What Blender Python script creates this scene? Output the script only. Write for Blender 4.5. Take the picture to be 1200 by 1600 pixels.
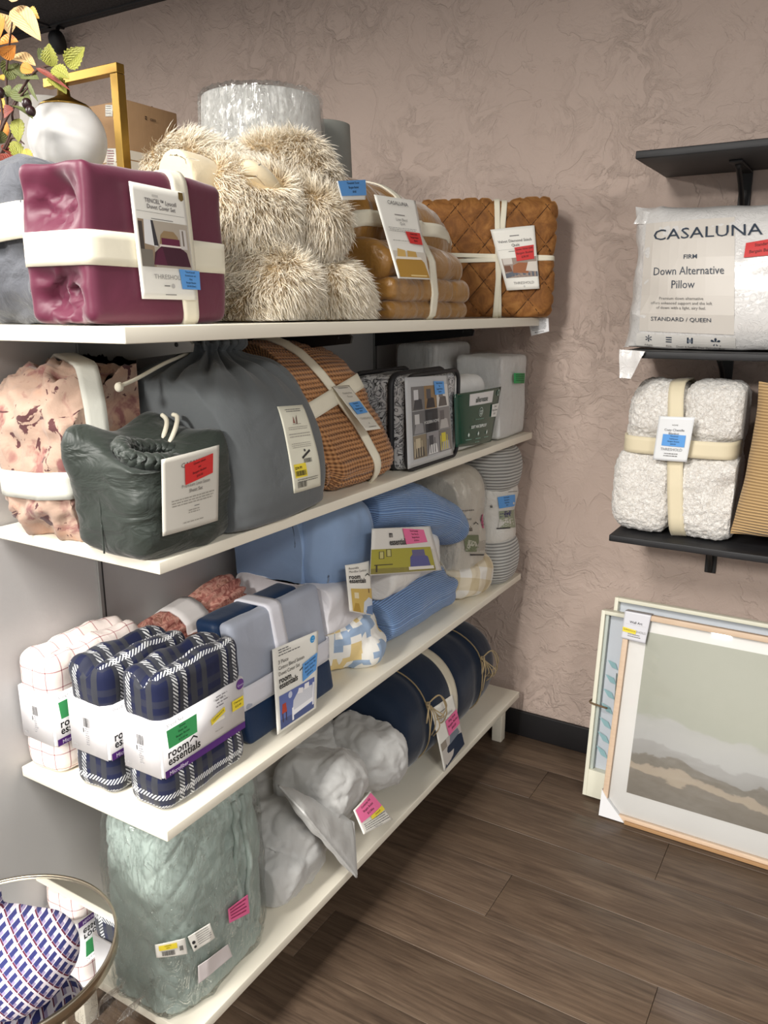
import bpy, bmesh, math, random
import numpy as np
from mathutils import Vector, Matrix
from mathutils.bvhtree import BVHTree
from mathutils.kdtree import KDTree
random.seed(7); rng = np.random.default_rng(7)
SC = bpy.context.scene; COL = SC.collection
for o in list(bpy.data.objects): bpy.data.objects.remove(o)

# ------------------------------------------------------------------ camera
# world: back wall is y = 0, shelving partition is x = 0, floor z = 0, metres
FPX = 1251.857
# rows: world axes expressed in (right, down, forward)
CAMM = np.array([[0.8567672, 0.12433719, 0.50048998 * -1], [0.51570165, -0.20906824, 0.83086839], [-0.00132872, -0.9699643, -0.2432437]])
CAMP = np.array([1.345, -2.52, 1.5])
cd = bpy.data.cameras.new('camera'); cam = bpy.data.objects.new('camera', cd); COL.objects.link(cam)
cd.sensor_fit = 'HORIZONTAL'; cd.sensor_width = 36.0; cd.lens = 36.0 * FPX / 1200.0; cd.clip_start = .02
r_, u_, b_ = CAMM[:, 0], -CAMM[:, 1], -CAMM[:, 2]
mw = Matrix.Identity(4)
for i in range(3):
    mw[i][0], mw[i][1], mw[i][2], mw[i][3] = r_[i], u_[i], b_[i], CAMP[i]
cam.matrix_world = mw
SC.camera = cam

def W(px, py, x=None, y=None, z=None):
    """point of the place seen at a photo pixel, on a plane of known x, y or z"""
    r = CAMM @ np.array([px - 600, py - 800, FPX])
    a, v = [(i, v) for i, v in enumerate((x, y, z)) if v is not None][0]
    return CAMP + (v - CAMP[a]) / r[a] * r
def WP(px, py, p0, n):
    r = CAMM @ np.array([px - 600, py - 800, FPX]); n = np.asarray(n, float)
    return CAMP + np.dot(np.asarray(p0) - CAMP, n) / np.dot(r, n) * r

# ------------------------------------------------------------------ light
SC.view_settings.view_transform = 'Standard'; SC.view_settings.look = 'None'
SC.view_settings.gamma = 1.0; SC.view_settings.use_curve_mapping = False
SC.view_settings.exposure = 0.36
world = bpy.data.worlds.new('store'); SC.world = world; world.use_nodes = True
bg = world.node_tree.nodes['Background']; bg.inputs[0].default_value = (1.0, .985, .97, 1); bg.inputs[1].default_value = .52
def area(name, loc, sx, sy, power, col=(1, .965, .91)):
    l = bpy.data.lights.new(name, 'AREA'); l.shape = 'RECTANGLE'; l.size = sx; l.size_y = sy; l.energy = power; l.color = col
    o = bpy.data.objects.new(name, l); o.location = loc; COL.objects.link(o); return o
area('ceiling_fixture_light', (.42, -2.85, 2.63), .50, 1.2, 60)
area('added_fill_light_rear', (.42, -5.2, 2.63), .50, 1.2, 250)  # added fill in line with the first lamp, evens out its falloff
area('added_fill_light_fronts', (2.85, -3.0, 2.63), .6, 1.2, 58)  # added fill from the right to brighten the shelf fronts, no fixture seen there
area('added_fill_light_wall', (-2.0, -2.4, 2.63), .6, 1.2, 95)  # added unseen lamp beyond the partition, brightens the upper back wall

# ------------------------------------------------------------------ colour + materials
def c(r, g, b):
    f = lambda v: (v / 255 / 12.92) if v / 255 <= .04045 else ((v / 255 + .055) / 1.055) ** 2.4
    return (f(r), f(g), f(b), 1)
class G:
    """small node-graph writer"""
    def __init__(s, name):
        s.m = bpy.data.materials.new(name); s.m.use_nodes = True
        s.t = s.m.node_tree; s.b = s.t.nodes['Principled BSDF']; s.o = s.t.nodes['Material Output']
    def n(s, typ, ins=None, out=0, **at):
        nd = s.t.nodes.new(typ)
        for k, v in at.items(): setattr(nd, k, v)
        for k, v in (ins or {}).items(): s.put(nd.inputs[k], v)
        return nd.outputs[out]
    def put(s, sock, v):
        if isinstance(v, bpy.types.NodeSocket): s.t.links.new(v, sock)
        else:
            if hasattr(sock.default_value, '__len__') and not hasattr(v, '__len__'): v = (v,) * len(sock.default_value)
            sock.default_value = v
    def set(s, **k):
        for a, v in k.items(): s.put(s.b.inputs[a.replace('_', ' ')], v)
        return s
    def math(s, op, a, b=0.0, cc=None):
        d = {0: a, 1: b}
        if cc is not None: d[2] = cc
        return s.n('ShaderNodeMath', d, operation=op)
    def mix(s, f, a, b, mode='MIX'):
        nd = s.t.nodes.new('ShaderNodeMix'); nd.data_type = 'RGBA'; nd.blend_type = mode
        s.put(nd.inputs[0], f); s.put(nd.inputs[6], a); s.put(nd.inputs[7], b); return nd.outputs[2]
    def ramp(s, f, stops, interp='LINEAR'):
        nd = s.t.nodes.new('ShaderNodeValToRGB'); cr = nd.color_ramp; cr.interpolation = interp
        while len(cr.elements) < len(stops): cr.elements.new(.5)
        for e, (p, col) in zip(cr.elements, stops):
            e.position = p; e.color = col if hasattr(col, '__len__') else (col, col, col, 1)
        s.put(nd.inputs[0], f); return nd.outputs[0]
    def co(s, kind='Object', scale=None, rot=None):
        v = s.n('ShaderNodeTexCoord', out=['Generated', 'Normal', 'UV', 'Object'].index(kind))
        if scale is not None or rot is not None:
            v = s.n('ShaderNodeMapping', {0: v, 2: rot or (0, 0, 0), 3: scale if scale is not None else (1, 1, 1)})
        return v
    def noise(s, v, scale, detail=3, rough=.55, dist=0.0, out=0):
        return s.n('ShaderNodeTexNoise', {'Vector': v, 'Scale': scale, 'Detail': detail, 'Roughness': rough, 'Distortion': dist}, out=out)
    def sep(s, v):
        nd = s.t.nodes.new('ShaderNodeSeparateXYZ'); s.put(nd.inputs[0], v); return nd.outputs
    def bump(s, h, strength=.5, dist=.01):
        s.put(s.b.inputs['Normal'], s.n('ShaderNodeBump', {'Height': h, 'Strength': strength, 'Distance': dist})); return s
MATS = {}
def flat(col, rough=.7, name=None, metal=0, **k):
    key = (col, rough, metal, tuple(sorted(k.items())))
    if key not in MATS:
        g = G(name or 'paint_%02x%02x%02x' % tuple(int(v) for v in col[:3])); g.set(Base_Color=c(*col), Roughness=rough, Metallic=metal, **k); MATS[key] = g.m
    return MATS[key]
def fabric(name, col, rough=.85, sheen=.25, weave=900, wstr=.12, var=.12, wr=(9, .25, .012), spec=.3):
    """woven cloth: slight tone variation, fine weave and soft wrinkle relief"""
    g = G(name); v = g.co(); a = g.noise(v, 14, 4); col = c(*col)
    lo = tuple(x * (1 - var) for x in col[:3]) + (1,); hi = tuple(min(1, x * (1 + var)) for x in col[:3]) + (1,)
    g.set(Base_Color=g.mix(a, lo, hi), Roughness=rough, Sheen_Weight=sheen, Sheen_Roughness=.4, Specular_IOR_Level=spec)
    h1 = g.noise(v, wr[0], 4, .5, .6); h2 = g.noise(v, weave, 1)
    g.bump(g.math('ADD', g.math('MULTIPLY', h1, wr[1] * 4), g.math('MULTIPLY', h2, wstr * .15)), .6, wr[2]); return g.m
def uvxy(g):
    o = g.sep(g.co('UV')); return o[0], o[1]

# ------------------------------------------------------------------ numpy mesh tools
def _h(ix, iy, iz, s):
    with np.errstate(over='ignore'):
        h = (ix.astype(np.uint32) * np.uint32(374761393) + iy.astype(np.uint32) * np.uint32(668265263) + iz.astype(np.uint32) * np.uint32(2246822519) + np.uint32(s * 3266489917 & 0xffffffff))
        h = (h ^ (h >> np.uint32(13))) * np.uint32(1274126177); h = h ^ (h >> np.uint32(16))
        h = h * np.uint32(2654435761); h ^= h >> np.uint32(15)
    return h.astype(np.float64) / 4294967295.0 * 2 - 1
def pn(P, seed=0):
    """gradient noise, about -1..1"""
    P = np.asarray(P, float); I = np.floor(P).astype(np.int64); f = P - I; u = f * f * f * (f * (f * 6 - 15) + 10); r = 0
    for dx in (0, 1):
        for dy in (0, 1):
            for dz in (0, 1):
                a, b, d = I[:, 0] + dx, I[:, 1] + dy, I[:, 2] + dz
                dot = _h(a, b, d, seed * 3 + 1) * (f[:, 0] - dx) + _h(a, b, d, seed * 3 + 2) * (f[:, 1] - dy) + _h(a, b, d, seed * 3 + 3) * (f[:, 2] - dz)
                w = (u[:, 0] if dx else 1 - u[:, 0]) * (u[:, 1] if dy else 1 - u[:, 1]) * (u[:, 2] if dz else 1 - u[:, 2])
                r = r + w * dot
    return r * 1.4
def fbm(P, sc, oc=3, seed=0):
    P = np.asarray(P, float) * sc; r = 0; a = 1.0
    for i in range(oc): r = r + a * pn(P * 2 ** i + 17.3 * i, seed + i); a *= .5
    return r
def ridge(P, sc, oc=2, seed=0, sharp=2.0):
    P = np.asarray(P, float) * sc; r = 0; a = 1.0
    for i in range(oc): r = r + a * np.clip(1 - np.abs(pn(P * 2 ** i + 9.1 * i, seed + i)) * 2.2, 0, 1) ** sharp; a *= .5
    return r
def vnorm(V, F):
    V = np.asarray(V); Fa = np.array([list(f[:3]) + [f[3] if len(f) > 3 else f[2]] for f in F]) if not isinstance(F, np.ndarray) else F
    a, b, d, e = (V[Fa[:, i]] for i in ((0, 1, 2, 3) if Fa.shape[1] == 4 else (0, 1, 2, 2)))
    n = np.cross(d - a, e - b); N = np.zeros_like(V)
    for i in range(Fa.shape[1]): np.add.at(N, Fa[:, i], n)
    return N / np.maximum(np.linalg.norm(N, axis=1), 1e-12)[:, None]
def rotz(V, ang, piv=(0, 0, 0)):
    p = np.asarray(piv, float); cs, sn = math.cos(ang), math.sin(ang); V = np.asarray(V) - p
    return np.stack([V[:, 0] * cs - V[:, 1] * sn, V[:, 0] * sn + V[:, 1] * cs, V[:, 2]], 1) + p
def rot(V, ax, ang, piv=(0, 0, 0)):
    R = np.array(Matrix.Rotation(ang, 3, ax)); p = np.asarray(piv, float); return (np.asarray(V) - p) @ R.T + p

def softbox(lo, hi, r=.02, d=.012, nr=4):
    """rounded box between lo and hi, dense grid, uv in metres running on round the corners"""
    lo = np.asarray(lo, float); hi = np.asarray(hi, float); h = (hi - lo) / 2; ce = (hi + lo) / 2; r = min(r, h.min() * .999)
    def line(a):
        t = np.sin(np.linspace(0, 1, nr + 1) * math.pi / 2 - math.pi / 2) + 1  # 0..1
        e = -h[a] + r * t; n = max(1, int(round(2 * (h[a] - r) / d))); mid = np.linspace(-h[a] + r, h[a] - r, n + 1)[1:-1]
        return np.concatenate([e, mid, -e[::-1]]) if n > 0 else np.concatenate([e, -e[::-1]])
    VV, FF, UU = [], [], []; base = 0
    for a in range(3):
        b, d2 = [(1, 2), (0, 2), (0, 1)][a]; lb, ld = line(b), line(d2)
        for s in (-1, 1):
            B, D = np.meshgrid(lb, ld, indexing='ij'); P = np.zeros(B.shape + (3,)); P[..., a] = s * h[a]; P[..., b] = B; P[..., d2] = D
            P = P.reshape(-1, 3); nb, ndd = B.shape
            if a == 0: U = np.stack([s * (P[:, 1] + h[1]), P[:, 2]], 1)
            elif a == 1: U = np.stack([-s * (P[:, 0] - h[0]), P[:, 2]], 1)
            else: U = np.stack([P[:, 1] + h[1], s * (h[2] + h[0] - P[:, 0])], 1)
            i = np.arange(nb - 1)[:, None] * ndd + np.arange(ndd - 1)[None, :]; i = i.reshape(-1)
            Q = np.stack([i, i + ndd, i + ndd + 1, i + 1], 1)
            if (s < 0) != (a == 1): Q = Q[:, ::-1]
            VV.append(P); FF.append(Q + base); UU.append(U); base += len(P)
    P = np.concatenate(VV); F = np.concatenate(FF); U = np.concatenate(UU); uv = U[F]
    key = np.round(P * 1e5).astype(np.int64); _, idx, inv = np.unique(key, axis=0, return_index=True, return_inverse=True); inv = inv.reshape(-1)
    P = P[idx]; F = inv[F]
    q = np.clip(P, -(h - r), h - r); dv = P - q; L = np.linalg.norm(dv, axis=1, keepdims=True)
    P = q + np.where(L > 1e-9, dv / np.maximum(L, 1e-9) * r, 0)
    return P + ce, F, uv
def superq(cen, rad, e=2.5, n=20, rx=0, ry=0, rz=0):
    V, F, uv = softbox((-1, -1, -1), (1, 1, 1), 1e-4, 2.0 / n, 1)
    V = V / ((np.abs(V) ** e).sum(1) ** (1 / e))[:, None]; V = V * np.asarray(rad)
    for ax, an in (('X', rx), ('Y', ry), ('Z', rz)):
        if an: V = rot(V, ax, an)
    return V + np.asarray(cen), F, uv
def cr(A, s):
    """catmull-rom through rows of A at parameter s"""
    A = np.asarray(A, float); n = len(A); i = np.clip(np.floor(s).astype(int), 0, n - 2); t = (s - i)[:, None]
    p0, p1, p2, p3 = A[np.maximum(i - 1, 0)], A[i], A[i + 1], A[np.minimum(i + 2, n - 1)]
    return .5 * (2 * p1 + (p2 - p0) * t + (2 * p0 - 5 * p1 + 4 * p2 - p3) * t ** 2 + (3 * p1 - p0 - 3 * p2 + p3) * t ** 3)
def loft(secs, axis='z', nseg=72, rows=56, cap=True):
    """superelliptic loft; secs rows = (t, a, b, ra, rb, exponent) with (a, b) the centre across the axis"""
    A = cr([list(s) for s in secs], np.linspace(0, len(secs) - 1, rows)); A[:, 3:5] = np.maximum(A[:, 3:5], .001); A[:, 5] = np.clip(A[:, 5], 1.2, 9)
    th = np.arange(nseg) / nseg * 2 * math.pi; cs, sn = np.cos(th), np.sin(th); V = []
    for t, a, b, ra, rb, e in A:
        q = 2.0 / e; V.append(np.stack([a + ra * np.sign(cs) * np.abs(cs) ** q, b + rb * np.sign(sn) * np.abs(sn) ** q, np.full(nseg, t)], 1))
    V = np.concatenate(V); F = []; uv = []; per = 2 * math.pi * (A[:, 3].max() + A[:, 4].max()) / 2; vl = np.concatenate([[0], np.cumsum(np.linalg.norm(np.diff(A[:, :5], axis=0), axis=1))])
    for j in range(rows - 1):
        for k in range(nseg):
            k2 = (k + 1) % nseg; F.append((j * nseg + k, j * nseg + k2, (j + 1) * nseg + k2, (j + 1) * nseg + k))
            uv.append(((k / nseg * per, vl[j]), ((k + 1) / nseg * per, vl[j]), ((k + 1) / nseg * per, vl[j + 1]), (k / nseg * per, vl[j + 1])))
    if cap:
        for j, rev in ((0, True), (rows - 1, False)):
            V = np.concatenate([V, [[A[j, 1], A[j, 2], A[j, 0]]]]); ci = len(V) - 1
            for k in range(nseg):
                k2 = (k + 1) % nseg; f = (j * nseg + k, j * nseg + k2, ci, ci); f = (f[1], f[0], ci, ci) if rev else f
                F.append(f); uv.append(((k / nseg * per, vl[j]), ((k + 1) / nseg * per, vl[j]), (k / nseg * per, vl[j] + .05), (k / nseg * per, vl[j] + .05)))
    if axis == 'y': V = V[:, [0, 2, 1]]; F = [f[::-1] for f in F]; uv = [u[::-1] for u in uv]
    if axis == 'x': V = V[:, [2, 0, 1]]
    return V, np.array(F), np.array(uv)
def shove(V, F, amp):
    return V + vnorm(V, F) * np.asarray(amp)[:, None]
def fit(V, x0=-9, x1=9, y0=-9, y1=9):
    """press a soft body flat where its neighbours hold it"""
    V[:, 0] = np.clip(V[:, 0], x0, x1); V[:, 1] = np.clip(V[:, 1], y0, y1); return V
def boxuv(V, F):
    P = V[F]; n = np.abs(np.cross(P[:, 2] - P[:, 0], P[:, -1] - P[:, 1])); a = n.argmax(1); uv = np.zeros(P.shape[:2] + (2,))
    for ax, (i, j) in enumerate(((1, 2), (0, 2), (1, 0))): uv[a == ax] = P[a == ax][:, :, [i, j]]
    return uv
def strip_tris(F):
    return [tuple(f[:3]) if f[2] == f[3] else tuple(f) for f in F.tolist()] if isinstance(F, np.ndarray) and F.shape[1] == 4 else [tuple(f) for f in F]
def org(p):
    v = Vector((0, 0, 0))
    while p: v += p.location; p = p.parent
    return np.array(v)
def ob(name, V, F, m, parent=None, uv=None, smooth=True, mi=None):
    """link ONE mesh object from world-space points"""
    me = bpy.data.meshes.new(name); V = np.asarray(V, float) - org(parent)
    Fl = strip_tris(F if isinstance(F, np.ndarray) else F); me.from_pydata(V.tolist(), [], Fl)
    for x in (m if isinstance(m, (list, tuple)) else [m]): me.materials.append(x)
    if mi is not None: me.polygons.foreach_set('material_index', np.asarray(mi, np.int32))
    if uv is not None:
        L = me.uv_layers.new(name='UVMap'); flatuv = []
        for f, u in zip(Fl, uv): flatuv.extend(np.asarray(u)[:len(f)].reshape(-1).tolist())
        L.data.foreach_set('uv', flatuv)
    me.polygons.foreach_set('use_smooth', [bool(smooth)] * len(me.polygons)); me.update()
    o = bpy.data.objects.new(name, me); COL.objects.link(o)
    if parent is not None: o.parent = parent
    return o
def thing(name, label, cat, loc=(0, 0, 0), group=None):
    o = bpy.data.objects.new(name, None); COL.objects.link(o); o.location = loc; o.empty_display_size = .05
    o['label'] = label; o['category'] = cat
    if group: o['group'] = group
    return o
def tag(o, label, cat, group=None, kind=None):
    o['label'] = label; o['category'] = cat
    if group: o['group'] = group
    if kind: o['kind'] = kind
    return o
def struct(o, label=None):
    o['kind'] = 'structure'
    if label: o['label'] = label
    return o
def join(*parts):
    V, F, U, b = [], [], [], 0
    for p in parts:
        V.append(p[0]); F.append(np.asarray(p[1]) + b); b += len(p[0]); U.append(p[2] if len(p) > 2 and p[2] is not None else np.zeros(np.asarray(p[1]).shape + (2,)))
    return np.concatenate(V), np.concatenate(F), np.concatenate(U)
def box(lo, hi, r=.002):
    return softbox(lo, hi, r, 9.0, 2)
def tube(pts, r, n=8, closed=False, sub=4):
    """round tube along a smooth path; r a number or one per point"""
    P = np.asarray(pts, float); rr = np.full(len(P), r) if np.isscalar(r) else np.asarray(r, float)
    if sub > 1 and len(P) > 2 and not closed:
        s = np.linspace(0, len(P) - 1, (len(P) - 1) * sub + 1); rr = np.interp(s, np.arange(len(P)), rr); P = cr(P, s)
    k = len(P); T = (np.roll(P, -1, 0) - np.roll(P, 1, 0)) if closed else np.gradient(P, axis=0); T /= np.maximum(np.linalg.norm(T, axis=1), 1e-9)[:, None]
    up = np.array([0, 0, 1.]) if abs(T[0][2]) < .9 else np.array([1., 0, 0]); a = np.cross(T[0], up); a /= np.linalg.norm(a); V = []
    for i in range(k):
        a = a - T[i] * a.dot(T[i]); a /= np.linalg.norm(a); b = np.cross(T[i], a)
        for j in range(n):
            w = 2 * math.pi * j / n; V.append(P[i] + rr[i] * (math.cos(w) * a + math.sin(w) * b))
    F = []
    for i in range(k if closed else k - 1):
        i2 = (i + 1) % k
        for j in range(n): F.append((i * n + j, i * n + (j + 1) % n, i2 * n + (j + 1) % n, i2 * n + j))
    V = np.array(V)
    if not closed:
        for i, rev in ((0, 1), (k - 1, 0)):
            V = np.concatenate([V, [P[i]]]); ci = len(V) - 1
            for j in range(n):
                f = [i * n + j, i * n + (j + 1) % n, ci, ci]; F.append(tuple([f[1], f[0], ci, ci]) if rev else tuple(f))
    return V, np.array(F), None
def remesh(parts, voxel=.006, smooth=6, fac=.5):
    """weld overlapping puffs into one continuous skin"""
    V, F, _ = join(*parts); me = bpy.data.meshes.new('tmp'); me.from_pydata(V.tolist(), [], strip_tris(F)); o = bpy.data.objects.new('tmp', me); COL.objects.link(o)
    m = o.modifiers.new('r', 'REMESH'); m.mode = 'VOXEL'; m.voxel_size = voxel
    if smooth: s = o.modifiers.new('s', 'SMOOTH'); s.iterations = smooth; s.factor = fac
    dg = bpy.context.evaluated_depsgraph_get(); dg.update(); e = bpy.data.meshes.new_from_object(o.evaluated_get(dg))
    n = len(e.vertices); v = np.zeros(n * 3); e.vertices.foreach_get('co', v); fs = [list(p.vertices) for p in e.polygons]
    F = np.array([f if len(f) == 4 else f + [f[-1]] for f in fs]); bpy.data.objects.remove(o); bpy.data.meshes.remove(me); bpy.data.meshes.remove(e)
    return v.reshape(-1, 3), F
def bvh(*VFs):
    V, F, _ = join(*[(a[0], a[1]) for a in VFs]); return BVHTree.FromPolygons([tuple(v) for v in V], strip_tris(F))
def hull2(P):
    P = sorted(map(tuple, P))
    def half(ps):
        h = []
        for p in ps:
            while len(h) > 1 and (h[-1][0] - h[-2][0]) * (p[1] - h[-2][1]) - (h[-1][1] - h[-2][1]) * (p[0] - h[-2][0]) <= 0: h.pop()
            h.append(p)
        return h
    a, b = half(P), half(P[::-1]); return np.array(a[:-1] + b[:-1])
def band(name, tree, cen, nrm, w, m, parent, off=.0015, th=.0012, taut=True, n=120, arc=None, ref=None, sag=0.0):
    """strap wound round a body in the plane through cen with normal nrm"""
    cen = np.asarray(cen, float); nrm = np.asarray(nrm, float); nrm /= np.linalg.norm(nrm)
    a = np.asarray(ref, float) if ref is not None else (np.array([0, 0, 1.]) if abs(nrm[2]) < .7 else np.array([1., 0, 0]))
    a = a - nrm * a.dot(nrm); a /= np.linalg.norm(a); b = np.cross(nrm, a); rows = []
    offs = np.linspace(-.5, .5, 5) * w; prof = []
    for s in offs:
        pr = []
        for k in range(n):
            t = 2 * math.pi * k / n; dr = math.cos(t) * a + math.sin(t) * b; o = cen + nrm * s + dr * 1.2
            hit = tree.ray_cast(Vector(o), Vector(-dr), 1.2)
            R = 1.2 - hit[3] if hit[0] is not None else 0.0
            pr.append(R)
        prof.append(pr)
    prof = np.array(prof); ang = 2 * math.pi * np.arange(n) / n
    bad = prof <= 0
    if taut:
        R = prof.max(0); H = hull2(np.stack([R * np.cos(ang), R * np.sin(ang)], 1)); R2 = np.zeros(n)
        for k in range(n):
            d = np.array([math.cos(ang[k]), math.sin(ang[k])]); best = R[k]
            for i in range(len(H)):
                p, q = H[i], H[(i + 1) % len(H)]; e = q - p; den = d[0] * e[1] - d[1] * e[0]
                if abs(den) < 1e-12: continue
                t = (p[0] * e[1] - p[1] * e[0]) / den; u = (p[0] * d[1] - p[1] * d[0]) / den
                if t > 0 and -1e-6 <= u <= 1 + 1e-6: best = max(best, t)
            R2[k] = best
        prof = np.tile(R2, (5, 1))
    V = []; 
    for lay in (off + th, off - .004):
        for j, s in enumerate(offs):
            for k in range(n):
                dr = math.cos(ang[k]) * a + math.sin(ang[k]) * b; V.append(cen + nrm * s + dr * (prof[j, k] + lay))
    F = []; idx = lambda l, j, k: l * 5 * n + j * n + k % n
    ks = [k for k in range(n) if arc is None or (arc[0] <= k / n * 360 <= arc[1])]
    for k in ks:
        for j in range(4):
            F.append((idx(0, j, k), idx(0, j, k + 1), idx(0, j + 1, k + 1), idx(0, j + 1, k))); F.append((idx(1, j + 1, k), idx(1, j + 1, k + 1), idx(1, j, k + 1), idx(1, j, k)))
        F.append((idx(0, 0, k + 1), idx(0, 0, k), idx(1, 0, k), idx(1, 0, k + 1))); F.append((idx(0, 4, k), idx(0, 4, k + 1), idx(1, 4, k + 1), idx(1, 4, k)))
    V = np.array(V); F = np.array(F); N = vnorm(V, F)
    if (N[:5 * n] * (V[:5 * n] - cen)).sum() < 0: F = F[:, ::-1]
    return ob(name, V, F, m, parent)

# ------------------------------------------------------------------ printed cards
_TX = {}
def textmesh(s, bold=0.0):
    if (s, bold) not in _TX:
        cu = bpy.data.curves.new('t', 'FONT'); cu.body = s; cu.size = 1; cu.resolution_u = 2; cu.offset = bold; cu.fill_mode = 'FRONT'; cu.dimensions = '2D'
        o = bpy.data.objects.new('t', cu); me = bpy.data.meshes.new_from_object(o)
        V = np.array([v.co[:2] for v in me.vertices]) if len(me.vertices) else np.zeros((0, 2)); F = [tuple(p.vertices) for p in me.polygons]
        bpy.data.objects.remove(o); bpy.data.curves.remove(cu); bpy.data.meshes.remove(me); _TX[(s, bold)] = (V, F)
    return _TX[(s, bold)]
def grid2(q, n=6, m=6):
    q = np.asarray(q, float); V = []
    for i in range(n + 1):
        for j in range(m + 1):
            s, t = j / m, i / n; V.append((1 - t) * ((1 - s) * q[0] + s * q[1]) + t * ((1 - s) * q[3] + s * q[2]))
    return np.array(V), [(i * (m + 1) + j, i * (m + 1) + j + 1, (i + 1) * (m + 1) + j + 1, (i + 1) * (m + 1) + j) for i in range(n) for j in range(m)]
PAPER = None
def card(parent, name, corners, els, m=None, bow=0.0, bowv=0.0, proj=None, lift=.001, n=16, th=.0008, base=True, pdir=None, gloss=.45):
    """flat or bent printed card; corners TL TR BR BL in the place; els in card fractions (u right, v up)"""
    TL, TR, BR, BL = [np.asarray(p, float) for p in corners]; nr = np.cross(TR - TL, BL - TL); nr /= np.linalg.norm(nr)
    if nr.dot(CAMP - TL) < 0: nr = -nr
    wd = (np.linalg.norm(TR - TL) + np.linalg.norm(BR - BL)) / 2; ht = (np.linalg.norm(BL - TL) + np.linalg.norm(BR - TR)) / 2; asp = ht / wd
    pd = nr if pdir is None else np.asarray(pdir, float) / np.linalg.norm(pdir)
    def mp(uv, z):
        uv = np.asarray(uv, float); u, v = uv[:, :1], uv[:, 1:2]; P = v * ((1 - u) * TL + u * TR) + (1 - v) * ((1 - u) * BL + u * BR)
        if proj is None: return P + nr * (bow * 4 * u * (1 - u) + bowv * 4 * v * (1 - v) + z)
        out = []
        for p in P:
            h = proj.ray_cast(Vector(p + pd * .25), Vector(-pd), .6); out.append((np.array(h[0]) if h[0] is not None else np.array(proj.find_nearest(Vector(p))[0])) + pd * (lift + z))
        return np.array(out)
    flip = np.dot(np.cross(TR - TL, TL - BL), nr) < 0
    fx = (lambda F: [f[::-1] for f in F]) if flip else (lambda F: F)
    root = parent
    if base:
        V, F = grid2([(0, 0), (1, 0), (1, 1), (0, 1)], n, n); k = len(V); A = mp(V, th); B = mp(V, -.0002); e = n + 1
        rim = [i for i in range(e)] + [i * e + n for i in range(1, e)] + [n * e + j for j in range(n - 1, -1, -1)] + [i * e for i in range(n - 1, 0, -1)]
        F2 = F + [tuple(k + i for i in f[::-1]) for f in F] + [(rim[(i + 1) % len(rim)], rim[i], k + rim[i], k + rim[(i + 1) % len(rim)]) for i in range(len(rim))]
        root = ob(name, np.concatenate([A, B]), fx(F2), m or PAPER, parent)
    pic = [[], [], [], []]; let = [[], [], [], []]; st = []
    def add(L, V, F, col, z):
        b = sum(len(v) for v in L[0]); L[0].append(mp(V, z)); L[1].extend(tuple(b + i for i in f) for f in fx(F))
        if col not in L[2]: L[2].append(col)
        L[3].extend([L[2].index(col)] * len(F))
    zc = [th + .0006]
    def words(u0, v, u1, h, col):
        u = u0
        while u < u1:
            w = random.uniform(.02, .075); w2 = min(u + w, u1); add(let, [(u, v), (w2, v), (w2, v + h), (u, v + h)], [(0, 1, 2, 3)], col, th + .0019); u = w2 + .014
    for e in els:
        k = e[0]; zc[0] += .00004
        if k == 'r':
            V, F = grid2([(e[1], e[2]), (e[3], e[2]), (e[3], e[4]), (e[1], e[4])], 6, 10); add(pic, V, F, e[5], zc[0])
        elif k == 'p':
            q = np.asarray(e[1], float); T = [(q.mean(0), q[i], q[(i + 1) % len(q)]) for i in range(len(q))]
            if bow or bowv or proj:
                for _ in range(2): T = [s for a, b, d in T for s in ((a, (a + b) / 2, (a + d) / 2), ((a + b) / 2, b, (b + d) / 2), ((a + d) / 2, (b + d) / 2, d), ((a + b) / 2, (b + d) / 2, (a + d) / 2))]
            ar = sum(float(np.cross(b - a, d - a)) for a, b, d in T); T = T if ar > 0 else [(a, d, b) for a, b, d in T]
            add(pic, np.array([v for t3 in T for v in t3]), [(3 * i, 3 * i + 1, 3 * i + 2) for i in range(len(T))], e[2], zc[0])
        elif k == 'c':
            V = [(e[1] + e[3] * asp * math.cos(t), e[2] + e[3] * math.sin(t)) for t in np.linspace(0, 2 * math.pi, 20, endpoint=False)]; add(pic, V, [tuple(range(20))], e[4], zc[0])
        elif k == 't':
            _, u, v, sz, s, col = e[:6]; al = e[6] if len(e) > 6 else 'l'; bo = e[7] if len(e) > 7 else 0; xs = e[8] if len(e) > 8 else 1; sh = e[9] if len(e) > 9 else 0
            V, F = textmesh(s, bo)
            if not len(V): continue
            w = V[:, 0].max(); x = V[:, 0] - (w / 2 if al == 'c' else w if al == 'r' else 0)
            P = np.stack([u + x * sz * asp * xs, v + V[:, 1] * sz + sh * x * sz], 1); add(let, P, F, col, th + .0020)
        elif k == 'l':
            _, u0, v, u1, nl, dv, col = e[:7]
            for i in range(nl): words(u0 + random.uniform(0, .03), v - i * dv, u1 - random.uniform(0, .08), dv * .38, col)
        elif k == 'b':
            _, u0, v0, u1, v1 = e[:5]; u = u0
            while u < u1:
                w = random.choice((.004, .008, .012)); add(let, [(u, v0), (min(u + w, u1), v0), (min(u + w, u1), v1), (u, v1)], [(0, 1, 2, 3)], (30, 30, 30), th + .0019); u += w + random.choice((.005, .009))
        elif k == 's':
            _, q, col, lines = e[:4]; sm = e[4] if len(e) > 4 else .11; z = th + .0021
            V, F = grid2(q, 5, 5); k2 = len(V); Vw = np.concatenate([mp(V, z + .0003), mp(V, z - .0003)]); st.append(ob('price_sticker', Vw, fx(F), flat(col, .5), root))
            q = np.asarray(q, float); nl = len(lines)
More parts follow.
